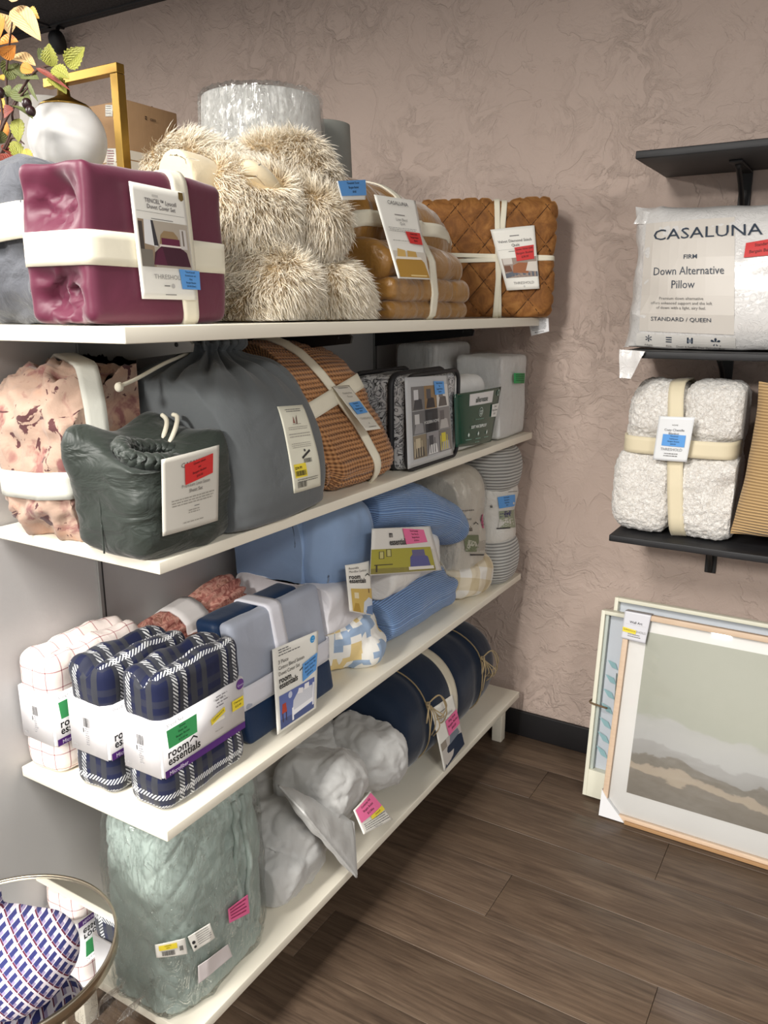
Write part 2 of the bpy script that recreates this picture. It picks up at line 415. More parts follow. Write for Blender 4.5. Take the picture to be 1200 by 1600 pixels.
            for i, s in enumerate(lines):
                t = (i + .85) / (nl + .5); Vt, Ft = textmesh(s, .012)
                if not len(Vt): continue
                hs = .72 / (nl + .5); ws = min(.9 / Vt[:, 0].max(), hs * 1.0 * np.linalg.norm((q[3] - q[0]) * (1, asp)) / np.linalg.norm((q[1] - q[0]) * (1, asp)) * 1.0 if True else 1)
                S = .5 + (Vt[:, 0] - Vt[:, 0].max() / 2) * ws; Tt = t - Vt[:, 1] * hs
                P = (1 - Tt)[:, None] * ((1 - S)[:, None] * q[0] + S[:, None] * q[1]) + Tt[:, None] * ((1 - S)[:, None] * q[3] + S[:, None] * q[2])
                dark = tuple(int(x * .42) for x in col); add(let, P, Ft, dark, z + .0008)
    if pic[0]: ob('printed_picture', np.concatenate(pic[0]), pic[1], [flat(x, gloss) for x in pic[2]], root, mi=pic[3], smooth=False)['kind'] = 'stuff'
    if let[0]: ob('lettering', np.concatenate(let[0]), let[1], [flat(x, .6) for x in let[2]], root, mi=let[3], smooth=False)['kind'] = 'stuff'
    return root
def logo(u, v, s, asp, col=(22, 22, 26)):
    """the two-word store-line mark with a little roof over it"""
    a = s * asp; x = u + (textmesh('room', .022)[0][:, 0].max() + .12) * a; r = [(x, v + .36 * s), (x + .42 * a, v + .66 * s), (x + .84 * a, v + .36 * s), (x + .84 * a, v + .22 * s), (x + .42 * a, v + .50 * s), (x, v + .22 * s)]
    return [('t', u, v, s, 'room', col, 'l', .022), ('t', u, v - .62 * s, s, 'essentials', col, 'l', .022, .92), ('p', r[:2] + [r[4], r[5]], col), ('p', [r[1], r[2], r[3], r[4]], col)]
BLUE = (92, 158, 226); RED = (205, 38, 38); PINK = (236, 110, 160); GREEN = (64, 170, 100); YEL = (236, 214, 60); GREYT = (120, 118, 116); DARKT = (52, 52, 56)
def wc(pts, **k): return [W(*p, **k) for p in pts]
# ------------------------------------------------------------------ shared materials
PAPER = flat((236, 234, 226), .45, 'card_stock')
CREAM = fabric('cream_ribbon', (232, 226, 206), .8, .1, 1400, .1, .04, (12, .12, .008))
WHITEP = G('white_laminate').set(Base_Color=c(232, 226, 210), Roughness=.38).m
def m_wall():
    g = G('trowelled_plaster'); v = g.co(); w = g.noise(v, 3.2, 3, out=1)
    v2 = g.n('ShaderNodeVectorMath', {0: v, 1: g.n('ShaderNodeVectorMath', {0: w, 1: (.16, .16, .16)}, operation='MULTIPLY')}, operation='ADD')
    t1 = g.ramp(g.noise(v2, 5.2, 5, .58, .9), [(.40, 0.), (.49, .55), (.505, 1.), (.56, .72), (.64, .5)])
    t2 = g.ramp(g.noise(v2, 11, 6, .62, 1.6), [(.46, .0), (.53, .75), (.545, 1.), (.62, .45)])
    fine = g.noise(v, 70, 5, .65); mask = g.ramp(g.noise(v, 1.9, 2), [(.42, .15), (.6, 1.)])
    h = g.math('ADD', g.math('MULTIPLY', t1, .55), g.math('ADD', g.math('MULTIPLY', g.math('MULTIPLY', t2, mask), .5), g.math('MULTIPLY', fine, .13)))
    tone = g.mix(g.noise(v, 2.2, 4), c(184, 165, 154), c(195, 176, 165)); g.set(Base_Color=tone, Roughness=.72, Specular_IOR_Level=.35); g.bump(h, .8, .007); return g.m
def m_panel():
    g = G('painted_panel'); v = g.co(); g.set(Base_Color=g.mix(g.noise(v, 3, 3), c(178, 176, 175), c(187, 185, 184)), Roughness=.42); g.bump(g.noise(v, 260, 2), .05, .002); return g.m
def m_plank():
    g = G('brown_plank'); v = g.co(); rnd = g.n('ShaderNodeObjectInfo', out=5)
    sh = g.n('ShaderNodeVectorMath', {0: v, 1: g.n('ShaderNodeCombineXYZ', {0: g.math('MULTIPLY', rnd, 37.), 1: g.math('MULTIPLY', rnd, 11.)})}, operation='ADD')
    st = g.n('ShaderNodeMapping', {0: sh, 3: (1.6, 22, 1)}); st2 = g.n('ShaderNodeMapping', {0: sh, 3: (.9, 4.2, 1)})
    gr = g.noise(st, 2.4, 7, .62, 1.1); big = g.noise(st2, 2.3, 4, .55, 1.6)
    line = g.ramp(g.noise(g.n('ShaderNodeMapping', {0: sh, 3: (2.4, 70, 1)}), 2.2, 3, .6, .5), [(.36, .74), (.5, 1.)])
    col = g.ramp(big, [(.3, c(74, 59, 48)), (.5, c(93, 76, 62)), (.7, c(110, 92, 76))])
    col = g.mix(.45, col, g.ramp(gr, [(.33, c(60, 48, 39)), (.5, c(92, 76, 62)), (.68, c(120, 102, 85))]))
    col = g.mix(1., col, line, 'MULTIPLY'); col = g.mix(1., col, g.ramp(rnd, [(0, .86), (1, 1.1)]), 'MULTIPLY')
    g.set(Base_Color=col, Roughness=g.ramp(gr, [(.3, .5), (.7, .38)]), Specular_IOR_Level=.45); g.bump(gr, .16, .002); return g.m
def m_tile():
    g = G('dark_ceiling_tile'); v = g.co(); p = g.ramp(g.noise(v, 95, 4, .7), [(.42, 0.), (.55, 1.)]); g.set(Base_Color=g.mix(p, c(44, 43, 45), c(62, 61, 63)), Roughness=.9); g.bump(p, .5, .003); return g.m
def m_blackwood():
    g = G('black_stained_board'); v = g.co(); n = g.noise(g.n('ShaderNodeMapping', {0: v, 3: (5, 60, 60)}), 2, 5, .6); g.set(Base_Color=g.ramp(n, [(.3, c(20, 20, 22)), (.7, c(38, 38, 41))]), Roughness=.55); g.bump(n, .25, .002); return g.m
BLACKM = flat((22, 22, 24), .5, 'black_metal')
STEEL = flat((150, 150, 148), .42, 'grey_steel', .6)

# ------------------------------------------------------------------ the setting
CZ = 2.655
floor = struct(ob('floor', *box((-4.2, -6.0, -.06), (3.4, .0, -.012))[:2], flat((40, 32, 26), .8), smooth=False), 'brown wood plank floor')
PLK = m_plank(); pv, pf, pu = softbox((-.6, -.09, -.012), (.6, .09, 0), .0012, 9, 1); pme = None; k = 0
for j in range(34):
    for i in range(5 if j < 24 else 0):
        x = -1.05 + i * 1.2 + (j * .43) % 1.2 - .6; y = -.09 - j * .18 + .0
        if y < -4.3 or x > 3.2: continue
        if pme is None: o = ob('plank', pv, pf, PLK, floor); pme = o.data
        else: o = bpy.data.objects.new('plank', pme); COL.objects.link(o); o.parent = floor
        o.scale = (.9993, .9955, 1); o.location = (x, y, 0)
wall_back = struct(ob('wall_back', *box((-4.2, .0, 0), (3.4, .12, 2.9))[:2], m_wall(), smooth=False), 'taupe trowelled plaster wall')
bbm = flat((24, 23, 25), .5, 'black_baseboard')
for nm, a, b in (('baseboard_back', .03, 3.4), ('baseboard_far', -4.2, -.06)):
    struct(ob(nm, *softbox((a, -.013, 0), (b, 0, .098), .004, 9, 3)[:2], bbm), 'black baseboard along the plaster wall')
# partition behind the shelves: painted boards between slotted uprights
PAN = m_panel(); part = struct(ob('wall_partition', *box((-.05, -2.6, .0), (-.02, -.0, 1.452), .001)[:2], PAN, smooth=False), 'pale grey painted partition behind the white shelves')
YS = [-2.6, -1.452, -.345, -.004]
for a, b in zip(YS[:-1], YS[1:]):
    ob('panel', *box((-.02, a + .004, .0), (-.001, b - .004, 1.452), .0015)[:2], PAN, part, smooth=False)
for y in YS[1:3]:
    u = ob('slotted_upright', *box((-.012, y - .006, 0), (.005, y + .006, 1.452), .001)[:2], STEEL, part, smooth=False)
    ob('channel', *box((.0005, y + .0025, 0), (.0054, y + .0062, 1.45), .0003)[:2], BLACKM, u, smooth=False)
ceil = struct(ob('ceiling', *box((-4.2, -6, CZ + .03), (3.4, 0, CZ + .08))[:2], flat((30, 30, 31), .9), smooth=False), 'dark suspended ceiling')
TM = m_tile(); tv, tf, tu = softbox((-.297, -.297, 0), (.297, .297, .018), .004, 9, 2); tme = None
for i in range(12):
    for j in range(8):
        x, y = -3.92 + .61 * i, -.335 - .61 * j
        if tme is None: o = ob('ceiling_tile', tv, tf, TM, ceil); tme = o.data
        else: o = bpy.data.objects.new('ceiling_tile', tme); COL.objects.link(o); o.parent = ceil
        o.location = (x, y, CZ + .004)
GB = flat((40, 40, 42), .6, 'dark_grid_bar')
for i in range(13): ob('grid_bar', *box((-4.235 + .61 * i, -5.2, CZ - .002), (-4.215 + .61 * i, -.02, CZ + .006), .001)[:2], GB, ceil, smooth=False)
for j in range(9): ob('grid_bar', *box((-4.2, -.64 - .61 * j + .6, CZ - .002), (3.3, -.62 - .61 * j + .6, CZ + .006), .001)[:2], GB, ceil, smooth=False)
ob('wall_angle', *box((-4.2, -.024, CZ - .004), (3.3, -.0005, CZ + .03), .001)[:2], GB, ceil, smooth=False)

# ------------------------------------------------------------------ white shelves
SH = {}
def bracket(y, zt, x1, parent, m):
    P = [(.004, zt - .003), (x1, zt - .003), (x1 + .012, zt - .012), (x1 + .008, zt - .026), (.004, zt - .062)]
    V = [(x, yy, z) for yy in (y - .0035, y + .0035) for x, z in P]; n = len(P)
    F = [tuple(range(n))[::-1], tuple(range(n, 2 * n))] + [(i, (i + 1) % n, n + (i + 1) % n, n + i) for i in range(n)]
    b = ob('bracket', V, F, m, parent, smooth=False)
    t = tube([(x1 - .025, y - .005, zt - .014), (x1 - .025, y + .005, zt - .014)], .004, 10, sub=1); ob('screw', t[0], t[1], BLACKM, b)
def shelf(name, label, x0, x1, y0, y1, z, th, bys, bm):
    s = thing(name, label, 'shelf', ((x0 + x1) / 2, (y0 + y1) / 2, z - th), 'white shelves of the bedding rack')
    V, F, U = softbox((x0, y0, z - th), (x1, y1, z), .0018, .2, 2); ob('board', V, F, WHITEP, s, U)
    for y in bys: bracket(y, z - th, x1 - .16, s, bm)
    return s
ZT, Z2, Z3, Z4 = 1.480, 1.117, .631, .193
shelf('wall_shelf', 'wide white top shelf holding the fur throw and folded quilts', -.47, .455, -1.735, -.055, ZT, .024, (-1.452,), STEEL)
s1 = [o for o in bpy.data.objects if o.name == 'wall_shelf'][0]
for y in (-.99, -.345): bracket(y, ZT - .024, .33, s1, BLACKM)
shelf('wall_shelf', 'white second shelf carrying the drawstring bags and knit throw', .006, .421, -1.672, -.05, Z2, .021, (-1.452, -.345), STEEL)
shelf('wall_shelf', 'white third shelf carrying the plaid sheet sets and comforters', .006, .403, -1.682, -.05, Z3, .021, (-1.452, -.345), STEEL)
s4 = shelf('wall_shelf', 'white bottom shelf holding the bagged quilt and navy roll', .006, .416, -1.672, -.05, Z4, .022, (), STEEL)
for y, xs in ((-.075, (.05, .352)), (-.86, (.05,)), (-1.63, (.05,))):
    for x in xs: ob('foot', *softbox((x - .018, y - .018, 0), (x + .018, y + .018, Z4 - .022), .002, .1, 2)[:2], WHITEP, s4, smooth=True)

# ------------------------------------------------------------------ black wall shelves
BW = m_blackwood()
def bshelf(label, z, x0, x1, bx):
    s = thing('bracket_shelf', label, 'shelf', ((x0 + x1) / 2, -.17, z), 'black wooden wall shelves')
    V, F, U = softbox((x0, -.345, z - .019), (x1, -.004, z), .003, .1, 2); V = V + np.stack([0 * V[:, 0], 0 * V[:, 0], .0012 * fbm(V, 9, 2, 3)], 1); ob('board', V, F, BW, s, U)
    for x in bx:
        b = ob('bracket', *join(box((x - .016, -.010, z - .17), (x + .016, -.002, z - .019)), box((x - .016, -.21, z - .025), (x + .016, -.004, z - .019)))[:2], BLACKM, s, smooth=False)
        t = tube([(x, -.17, z - .024), (x, -.095, z - .062), (x, -.03, z - .12), (x, -.008, z - .165)], .007, 8); ob('brace', t[0], t[1], BLACKM, b)
    return s
bshelf('black wooden shelf mounted highest on the plaster wall', 1.887, .77, 1.9, (.985, 1.6))
bshelf('black wooden shelf holding the white bagged pillow', 1.398, .765, 1.9, (.985, 1.6))
bshelf('black wooden shelf holding the white sherpa throw', .892, .77, 1.9, (.995, 1.6))
# far wall fitting just under the ceiling
h = thing('wall_speaker', 'small black fitting high on the wall just under the ceiling', 'fitting', tuple(W(90, 64, y=-.02)))
p = W(90, 66, y=-.05); V, F, U = superq(p, (.032, .03, .045), 2.6, 12, rx=.3); ob('body', V, F, BLACKM, h)
t = tube([p + (0, .0, .03), p + (-.012, .02, .062), p + (-.015, .048, .07)], .008, 8); ob('mount', t[0], t[1], BLACKM, h)
# ================================================================== TOP SHELF
def bundle(name, label, cat, base, group=None): return thing(name, label, cat, base, group)
def crumple(V, F, mask, amp, sc, seed):
    N = vnorm(V, F); a = (ridge(V, sc, 2, seed, 1.6) - .45) * amp * mask; V = V + N * a[:, None]
    return V + mask[:, None] * amp * .45 * np.stack([fbm(V, sc * .8, 2, seed + 5), fbm(V, sc * .8, 2, seed + 6), fbm(V, sc * .8, 2, seed + 7)], 1)
def sstep(x, a, b): t = np.clip((np.asarray(x) - a) / (b - a), 0, 1); return t * t * (3 - 2 * t)

# grey bundle, half out of view on the left
t = bundle('folded_duvet_cover', 'charcoal grey crinkled bedding bundle tied with a cream strap', 'bedding', (.12, -1.56, ZT), 'bedding folded on the top shelf')
V, F, U = softbox((-.03, -1.725, ZT + .004), (.262, -1.40, 1.722), .045, .008); a = sstep(V[:, 1], -1.5, -1.72)
V = shove(V, F, .012 * fbm(V, 7, 3, 4)); V = crumple(V, F, a * (1 - .7 * sstep(V[:, 2], 1.64, 1.70)), .018, 11, 8)
V[:, 2] = np.maximum(V[:, 2], ZT + .001); fit(V, x1=.248, y1=-1.525)
ob('folded_cover', V, F, fabric('charcoal_crinkle_cotton', (92, 94, 100), .9, .3, 500, .3, .2, (22, .5, .01)), t, U)
band('strap', bvh((V, F)), (.11, -1.62, 1.612), (-.12, .03, 1), .052, CREAM, t)

# burgundy duvet cover set
t = bundle('folded_duvet_cover', 'burgundy satin duvet cover set crossed by wide cream straps', 'bedding', (.34, -1.6, ZT), 'bedding folded on the top shelf')
V, F, U = softbox((.262, -1.742, ZT + .002), (.402, -1.46, 1.698), .016, .006); lf = sstep(V[:, 1], -1.66, -1.725)
V = shove(V, F, .004 * fbm(V, 9, 2, 2) + .005 * np.clip(1 - ((V[:, 1] + 1.6) / .14) ** 2, 0, 1) * (V[:, 0] > .39))
mid = 1 - np.exp(-((V[:, 2] - 1.585) / .03) ** 2); inn = sstep(V[:, 0], .402, .385)
rec = lf * np.exp(-((V[:, 0] - .328) / .046) ** 4) * (np.exp(-((V[:, 2] - 1.648) / .030) ** 4) + np.exp(-((V[:, 2] - 1.522) / .034) ** 4)); V[:, 1] += .024 * rec
V = crumple(V, F, rec, .016, 26, 21); V = shove(V, F, lf * inn * .003 * fbm(V, 16, 2, 23))
edge = np.exp(-((V[:, 1] + 1.742) / .02) ** 2) * np.exp(-((V[:, 2] - 1.70) / .03) ** 2); V[:, 2] += .008 * edge
V[:, 1] += .02 * lf * np.exp(-((V[:, 0] - .335) / .035) ** 2) * np.exp(-((V[:, 2] - 1.66) / .05) ** 2)
V[:, 2] = np.maximum(V[:, 2], ZT + .001); fit(V, x0=.257)
ob('folded_cover', V, F, fabric('burgundy_satin', (92, 24, 52), .5, .35, 1600, .05, .1, (8, .12, .01), .5), t, U)
tr = bvh((V, F)); band('strap', tr, (.335, -1.6, 1.585), (0, .01, 1), .047, CREAM, t); band('strap', tr, (.335, -1.562, 1.59), (0, 1, .06), .032, CREAM, t, off=.003)
els = [('r', .36, .905, .47, .925, (200, 198, 192)), ('t', .5, .85, .052, 'TENCEL\u2122 Lyocell', (96, 92, 96), 'c', .01), ('t', .5, .80, .052, 'Duvet Cover Set', (96, 92, 96), 'c', .01), ('r', .06, .767, .94, .770, (150, 148, 146)),
       ('r', .3, .712, .7, .718, GREYT), ('r', .06, .29, .97, .70, (176, 166, 152)), ('r', .06, .29, .3, .70, (150, 130, 108)), ('r', .06, .4, .13, .68, (70, 62, 58)), ('p', [(.14, .49), (.36, .47), (.30, .70), (.16, .70)], (226, 226, 226)),
       ('p', [(.3, .48), (.38, .48), (.32, .70), (.28, .70)], (52, 50, 56)), ('p', [(.40, .5), (.78, .5), (.75, .58), (.68, .62), (.5, .62), (.43, .58)], (150, 126, 92)), ('r', .44, .48, .78, .555, (98, 28, 60)), ('p', [(.40, .47), (.8, .47), (.8, .495), (.4, .495)], (225, 215, 208)),
       ('p', [(.26, .31), (.95, .31), (.9, .44), (.8, .478), (.42, .478), (.3, .42)], (62, 18, 40)), ('p', [(.26, .31), (.5, .31), (.44, .47), (.36, .45)], (84, 26, 54)), ('r', .8, .47, .92, .65, (205, 200, 196)), ('r', .84, .5, .87, .64, (120, 108, 96)), ('r', .06, .29, .26, .44, (120, 114, 104)),
       ('t', .5, .185, .06, 'THRESHOLD', (150, 148, 146), 'c', 0, 1.1), ('r', .4, .12, .5, .13, GREYT), ('c', .56, .125, .022, (190, 188, 184)), ('r', .4, .04, .6, .048, GREYT), ('p', [(.86, .99), (.95, .99), (.955, .93), (.905, .91), (.86, .93)], (112, 90, 40)),
       ('s', [(.7, .285), (1.1, .28), (1.08, .10), (.72, .102)], BLUE, ['Tencel lyocell', 'Duvetcover set', 'King', 'Bargain Bucket', '$35.00 (New)'])]
card(t, 'product_card', wc([(201, 283), (287, 301), (307, 469), (222, 467)], x=.415), els, bow=.001)

# cream faux-fur throw
t = bundle('fur_throw', 'shaggy cream faux fur throw piled in loose folds', 'throw', (.3, -1.23, ZT))
def B(px, py, x, rad, e=2.3, **k): return superq(W(px, py, x=x), rad, e, 18, **k)
blobs = [B(394, 455, .31, (.12, .11, .08)), B(484, 462, .32, (.11, .115, .075)), superq((.22, -1.21, 1.55), (.17, .20, .07), 3), B(446, 355, .29, (.12, .11, .085)), B(446, 283, .25, (.10, .095, .085), rx=-.35), B(370, 360, .26, (.12, .15, .12)), B(298, 280, .17, (.10, .10, .07), rx=.1), B(300, 330, .17, (.10, .12, .12))]
V, F = remesh(blobs, .007, 22); V = shove(V, F, .012 * fbm(V, 10, 2, 31)); V[:, 2] = np.maximum(V[:, 2], ZT + .002); fit(V, x0=.160, y0=-1.435, y1=-1.008)
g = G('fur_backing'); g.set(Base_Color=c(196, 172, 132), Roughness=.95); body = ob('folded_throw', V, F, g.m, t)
SU = fabric('cream_suede', (222, 206, 174), .95, .3, 300, .3, .08, (14, .12, .008))
sd = [superq(W(305, 305, x=.275), (.045, .125, .068), 2.2, 18, rx=-.12), superq(W(408, 284, x=.345), (.03, .055, .024), 1.9, 16, rx=-.5)]
for s in sd: Vs = shove(s[0], s[1], .003 * fbm(s[0], 12, 2, 47)); fit(Vs, y0=-1.44); ob('suede_lining', Vs, s[1], SU, t)
T = V[F]; A = np.linalg.norm(np.cross(T[:, 2] - T[:, 0], T[:, 3] - T[:, 1]), axis=1) / 2; NF = 95000
fi = rng.choice(len(F), NF, p=A / A.sum()); w2 = rng.random((NF, 2)); NV = vnorm(V, F)
def bl(X): return (1 - w2[:, :1]) * ((1 - w2[:, 1:]) * X[F[fi, 0]] + w2[:, 1:] * X[F[fi, 1]]) + w2[:, :1] * ((1 - w2[:, 1:]) * X[F[fi, 3]] + w2[:, 1:] * X[F[fi, 2]])
R0 = bl(V); N0 = bl(NV); N0 /= np.linalg.norm(N0, axis=1)[:, None]
keep = R0[:, 2] > ZT + .012
for s, rad in zip(sd, ((.043, .12, .064), (.03, .052, .022))):
    cc_ = s[0].mean(0); keep &= (((R0 - cc_) / (np.array(rad) * 1.02)) ** 2).sum(1) > 1
R0, N0 = R0[keep], N0[keep]; NF = len(R0)
cm = np.stack([fbm(R0, 7, 2, 41), fbm(R0, 7, 2, 42), fbm(R0, 7, 2, 43) - .35], 1); cm -= N0 * (cm * N0).sum(1)[:, None]
L = .034 * (.5 + .8 * rng.random(NF)); D = N0 * .40 + cm * .85 + np.array((.05, -.03, -.22)) + rng.normal(0, .16, (NF, 3)); D /= np.linalg.norm(D, axis=1)[:, None]
tip = R0 + D * L[:, None]; kd = KDTree(2600); pk = rng.choice(NF, 2600, replace=False)
for i, q in enumerate(pk): kd.insert(R0[q], i)
kd.balance(); ct = R0[pk] + D[pk] * .03; ci = np.array([kd.find(p)[1] for p in R0]); tip = tip + (ct[ci] - tip) * (.45 * rng.random(NF))[:, None]; tip[:, 2] = np.maximum(tip[:, 2], ZT - .02 * (tip[:, 0] > .455) + .003)
S = np.cross(D, rng.normal(0, 1, (NF, 3))); S /= np.linalg.norm(S, axis=1)[:, None]; wd = .0006
curl = np.cross(N0, D) * (rng.normal(0, .004, NF))[:, None]; tip = fit(tip, x0=.150, y0=-1.443, y1=-.992); mid1 = R0 + (tip - R0) * .38 + N0 * (L * .10)[:, None] + curl; mid2 = R0 + (tip - R0) * .74 + N0 * (L * .07)[:, None] + curl * .6
mid1 = fit(mid1, x0=.150, y0=-1.443, y1=-.992); mid2 = fit(mid2, x0=.150, y0=-1.443, y1=-.992)
HV = np.stack([R0 - S * wd, R0 + S * wd, mid1 - S * wd * .85, mid1 + S * wd * .85, mid2 - S * wd * .6, mid2 + S * wd * .6, tip], 1).reshape(-1, 3)
b7 = np.arange(NF)[:, None] * 7
HF = np.concatenate([b7 + [0, 1, 3, 2], b7 + [2, 3, 5, 4], b7 + [4, 5, 6, 6]], 1).reshape(-1, 4); vt = np.array([0, 0, .4, .4, .75, .75, 1.])
HU = np.stack([np.repeat(rng.random(NF), 12).reshape(-1, 4), np.tile(vt[np.array([[0, 1, 3, 2], [2, 3, 5, 4], [4, 5, 6, 6]])], (NF, 1, 1)).reshape(-1, 4)], 2)
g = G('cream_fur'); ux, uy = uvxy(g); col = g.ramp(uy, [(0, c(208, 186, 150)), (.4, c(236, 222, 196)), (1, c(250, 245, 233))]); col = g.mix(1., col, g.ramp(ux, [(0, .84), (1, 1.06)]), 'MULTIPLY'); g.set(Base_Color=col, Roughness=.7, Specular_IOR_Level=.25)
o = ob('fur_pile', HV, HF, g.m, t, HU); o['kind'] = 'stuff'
card(t, 'hang_tag', wc([(526, 283), (569, 281), (571, 312), (534, 313)], x=.425), [('s', [(0.0, 1.0), (1, 1.0), (1, .22), (.0, .22)], BLUE, ['Threshold Throw', 'Bargain Bucket', '$9.00'])], bow=.001)

# gold-brown satin quilt
t = bundle('folded_quilt', 'bronze satin quilt folded in layers with a rolled top', 'quilt', (.27, -.85, ZT), 'quilts folded on the top shelf')
GM = fabric('bronze_satin', (150, 108, 50), .36, .4, 1500, .05, .14, (16, .3, .014), .55); G_ = []
def puff(lo, hi, r, seed, pitch=.11, amp=.008):
    V, F, U = softbox(lo, hi, r, .008); lo, hi = np.array(lo), np.array(hi); ce = (lo + hi) / 2
    st = np.abs(np.sin((V[:, 1] - lo[1]) / pitch * math.pi)) ** .5; V = shove(V, F, amp * st - amp * .5 + .004 * fbm(V * (1, 1, 3), 8, 2, seed) + .0022 * ridge(V * (1, 3.2, .6), 13, 2, seed, 2)); return V, F, U
for lo, hi, sd_ in (((.10, -.975, ZT + .003), (.432, -.585, ZT + .042), 3), ((.10, -.975, ZT + .043), (.437, -.582, ZT + .092), 4)):
    V, F, U = puff(lo, hi, .02, sd_, .15, .006); V[:, 2] = np.maximum(V[:, 2], ZT + .002); fit(V, y0=-.982); ob('folded_layer', V, F, GM, t, U); G_.append((V, F))
V, F, U = loft([(-.978, .26, 1.60, .10, .03, 2.2), (-.97, .265, 1.605, .155, .05, 2.4), (-.92, .265, 1.605, .165, .056, 2.4), (-.7, .265, 1.605, .162, .055, 2.4), (-.59, .262, 1.60, .15, .05, 2.4), (-.572, .26, 1.60, .08, .02, 2.2)], 'y', 72, 70)
V = shove(V, F, .008 * (np.abs(np.sin(V[:, 1] / .13 * math.pi)) ** .5 - .6) + .005 * fbm(V, 9, 2, 6) + .002 * ridge(V * (1, 3, 1), 12, 2, 5)); ob('folded_layer', V, F, GM, t, U); G_.append((V, F))
V, F, U = loft([(-.978, .24, 1.69, .05, .03, 2), (-.965, .24, 1.69, .105, .085, 2.1), (-.90, .24, 1.692, .116, .10, 2.1), (-.72, .24, 1.688, .114, .098, 2.1), (-.54, .24, 1.672, .105, .09, 2.1), (-.47, .235, 1.655, .08, .072, 2.1), (-.455, .235, 1.65, .03, .03, 2)], 'y', 80, 90)
V = shove(V, F, .010 * (np.abs(np.sin((V[:, 1] + .04) / .16 * math.pi)) ** .5 - .6) + .004 * fbm(V, 10, 2, 16) + .003 * ridge(V * (1, 4, 1), 11, 2, 25)); fit(V, y0=-.982); ob('rolled_top', V, F, GM, t, U); G_.append((V, F))
tr = bvh(*G_); band('strap', tr, (.22, -.77, 1.60), (.08, 1, .0), .026, CREAM, t); band('strap', bvh(G_[3]), (.24, -.80, 1.668), (-.25, 0, 1), .033, CREAM, t, taut=False, off=.003)
els = [('t', .5, .9, .068, 'CASALUNA', (70, 72, 76), 'c', 0, 1.15), ('r', .36, .775, .62, .785, GREYT), ('t', .5, .70, .05, 'Linen Blend', GREYT, 'c'), ('t', .5, .65, .05, 'Quilt', GREYT, 'c'), ('l', .1, .605, .86, 3, .02, (165, 163, 160)), ('l', .12, .45, .9, 1, .02, (165, 163, 160)),
       ('r', .06, .015, .98, .33, (205, 198, 186)), ('p', [(.06, .015), (.98, .015), (.9, .2), (.78, .26), (.12, .24), (.06, .2)], (172, 130, 48)), ('p', [(.14, .25), (.38, .24), (.4, .34), (.2, .36)], (206, 170, 96)), ('p', [(.42, .24), (.72, .24), (.7, .33), (.46, .34)], (196, 158, 84)), ('p', [(.06, .23), (.85, .235), (.82, .265), (.1, .26)], (232, 224, 208)), ('r', .4, .03, .9, .045, (226, 200, 140)),
       ('s', [(.52, .575), (.92, .57), (.94, .42), (.58, .43)], RED, ['Queen Quilt', 'Bargain Bucket', '$28.00'])]
card(t, 'product_card', [W(584, 304, x=.378), W(649, 314, x=.378), W(672, 437, x=.462), W(622, 435, x=.462)], els)

# brown velvet diamond quilt, turned toward the aisle
t = bundle('folded_quilt', 'rust brown velvet quilt with diamond stitching and cream ties', 'quilt', (.33, -.2, ZT), 'quilts folded on the top shelf')
HW, HD, HH = .205, .062, .335
V, F, U = softbox((-HD, -HW, 0), (HD, HW, HH), .035, .005); y, z = V[:, 1], V[:, 2]; s = .088
d1 = np.abs(((y + z * .85) / s) % 1 - .5) * 2; d2 = np.abs(((y - z * .85) / s) % 1 - .5) * 2; q = np.minimum(1 - d1, 1 - d2); q = np.clip(q * 5, 0, 1) ** .5
tie = np.minimum(1, np.minimum(np.abs(z - .172) / .05, np.abs(y - .055) / .05)) ** .7
V = shove(V, F, .0095 * (q - .7) + .012 * (tie - .8) + .004 * fbm(V, 9, 2, 9)); V[:, 2] = np.maximum(V[:, 2], .001); ang = math.radians(-65)
V[:, 0] += .006 * np.sin(V[:, 2] * 9)
pv_ = np.array([.298, -.195, ZT + .001]); V = rotz(V, ang) + pv_
g = G('rust_velvet'); v = g.co(); n1 = g.ramp(g.noise(v, 17, 5, .65, 1.3), [(.36, c(116, 72, 30)), (.52, c(142, 92, 42)), (.66, c(166, 114, 58))]); g.set(Base_Color=n1, Roughness=.8, Sheen_Weight=.7, Sheen_Roughness=.35, Sheen_Tint=c(236, 180, 110)); g.bump(g.noise(v, 500, 2), .15, .003)
ob('folded_cover', V, F, g.m, t, U); tr = bvh((V, F)); nx = np.array([math.cos(ang), math.sin(ang), 0]); ny = np.array([-math.sin(ang), math.cos(ang), 0])
pc = pv_ + (0, 0, .17)
for k_ in (0, 1):
    band('tie', tr, pc + (0, 0, .006 - .012 * k_), np.array([0, 0, 1]) + ny * (.03 - .05 * k_), .012, CREAM, t, off=.001 + .001 * k_)
    band('tie', tr, pc + ny * (.04 + .006 * k_), ny + np.array([0, 0, .05 - .1 * k_]), .016, CREAM, t, off=.002 + .001 * k_)
sts = []
for sg in (1, -1):
    for k_ in range(-8, 12):
        pts = []
        for zz in np.linspace(.012, HH - .012, 40):
            yy = k_ * s - sg * .85 * zz
            if abs(yy) < HW - .008:
                o_ = pv_ + ny * yy + (0, 0, zz); h_ = tr.ray_cast(Vector(o_ + nx * .3), Vector(-nx)); pts.append(np.array(h_[0]) + nx * .0004)
        if len(pts) > 4: sts.append(tube(pts, .0011, 5, sub=1))
ob('stitching', *join(*sts)[:2], flat((74, 44, 16), .8), t)['kind'] = 'stuff'
p0 = pv_ + nx * (HD + .016)
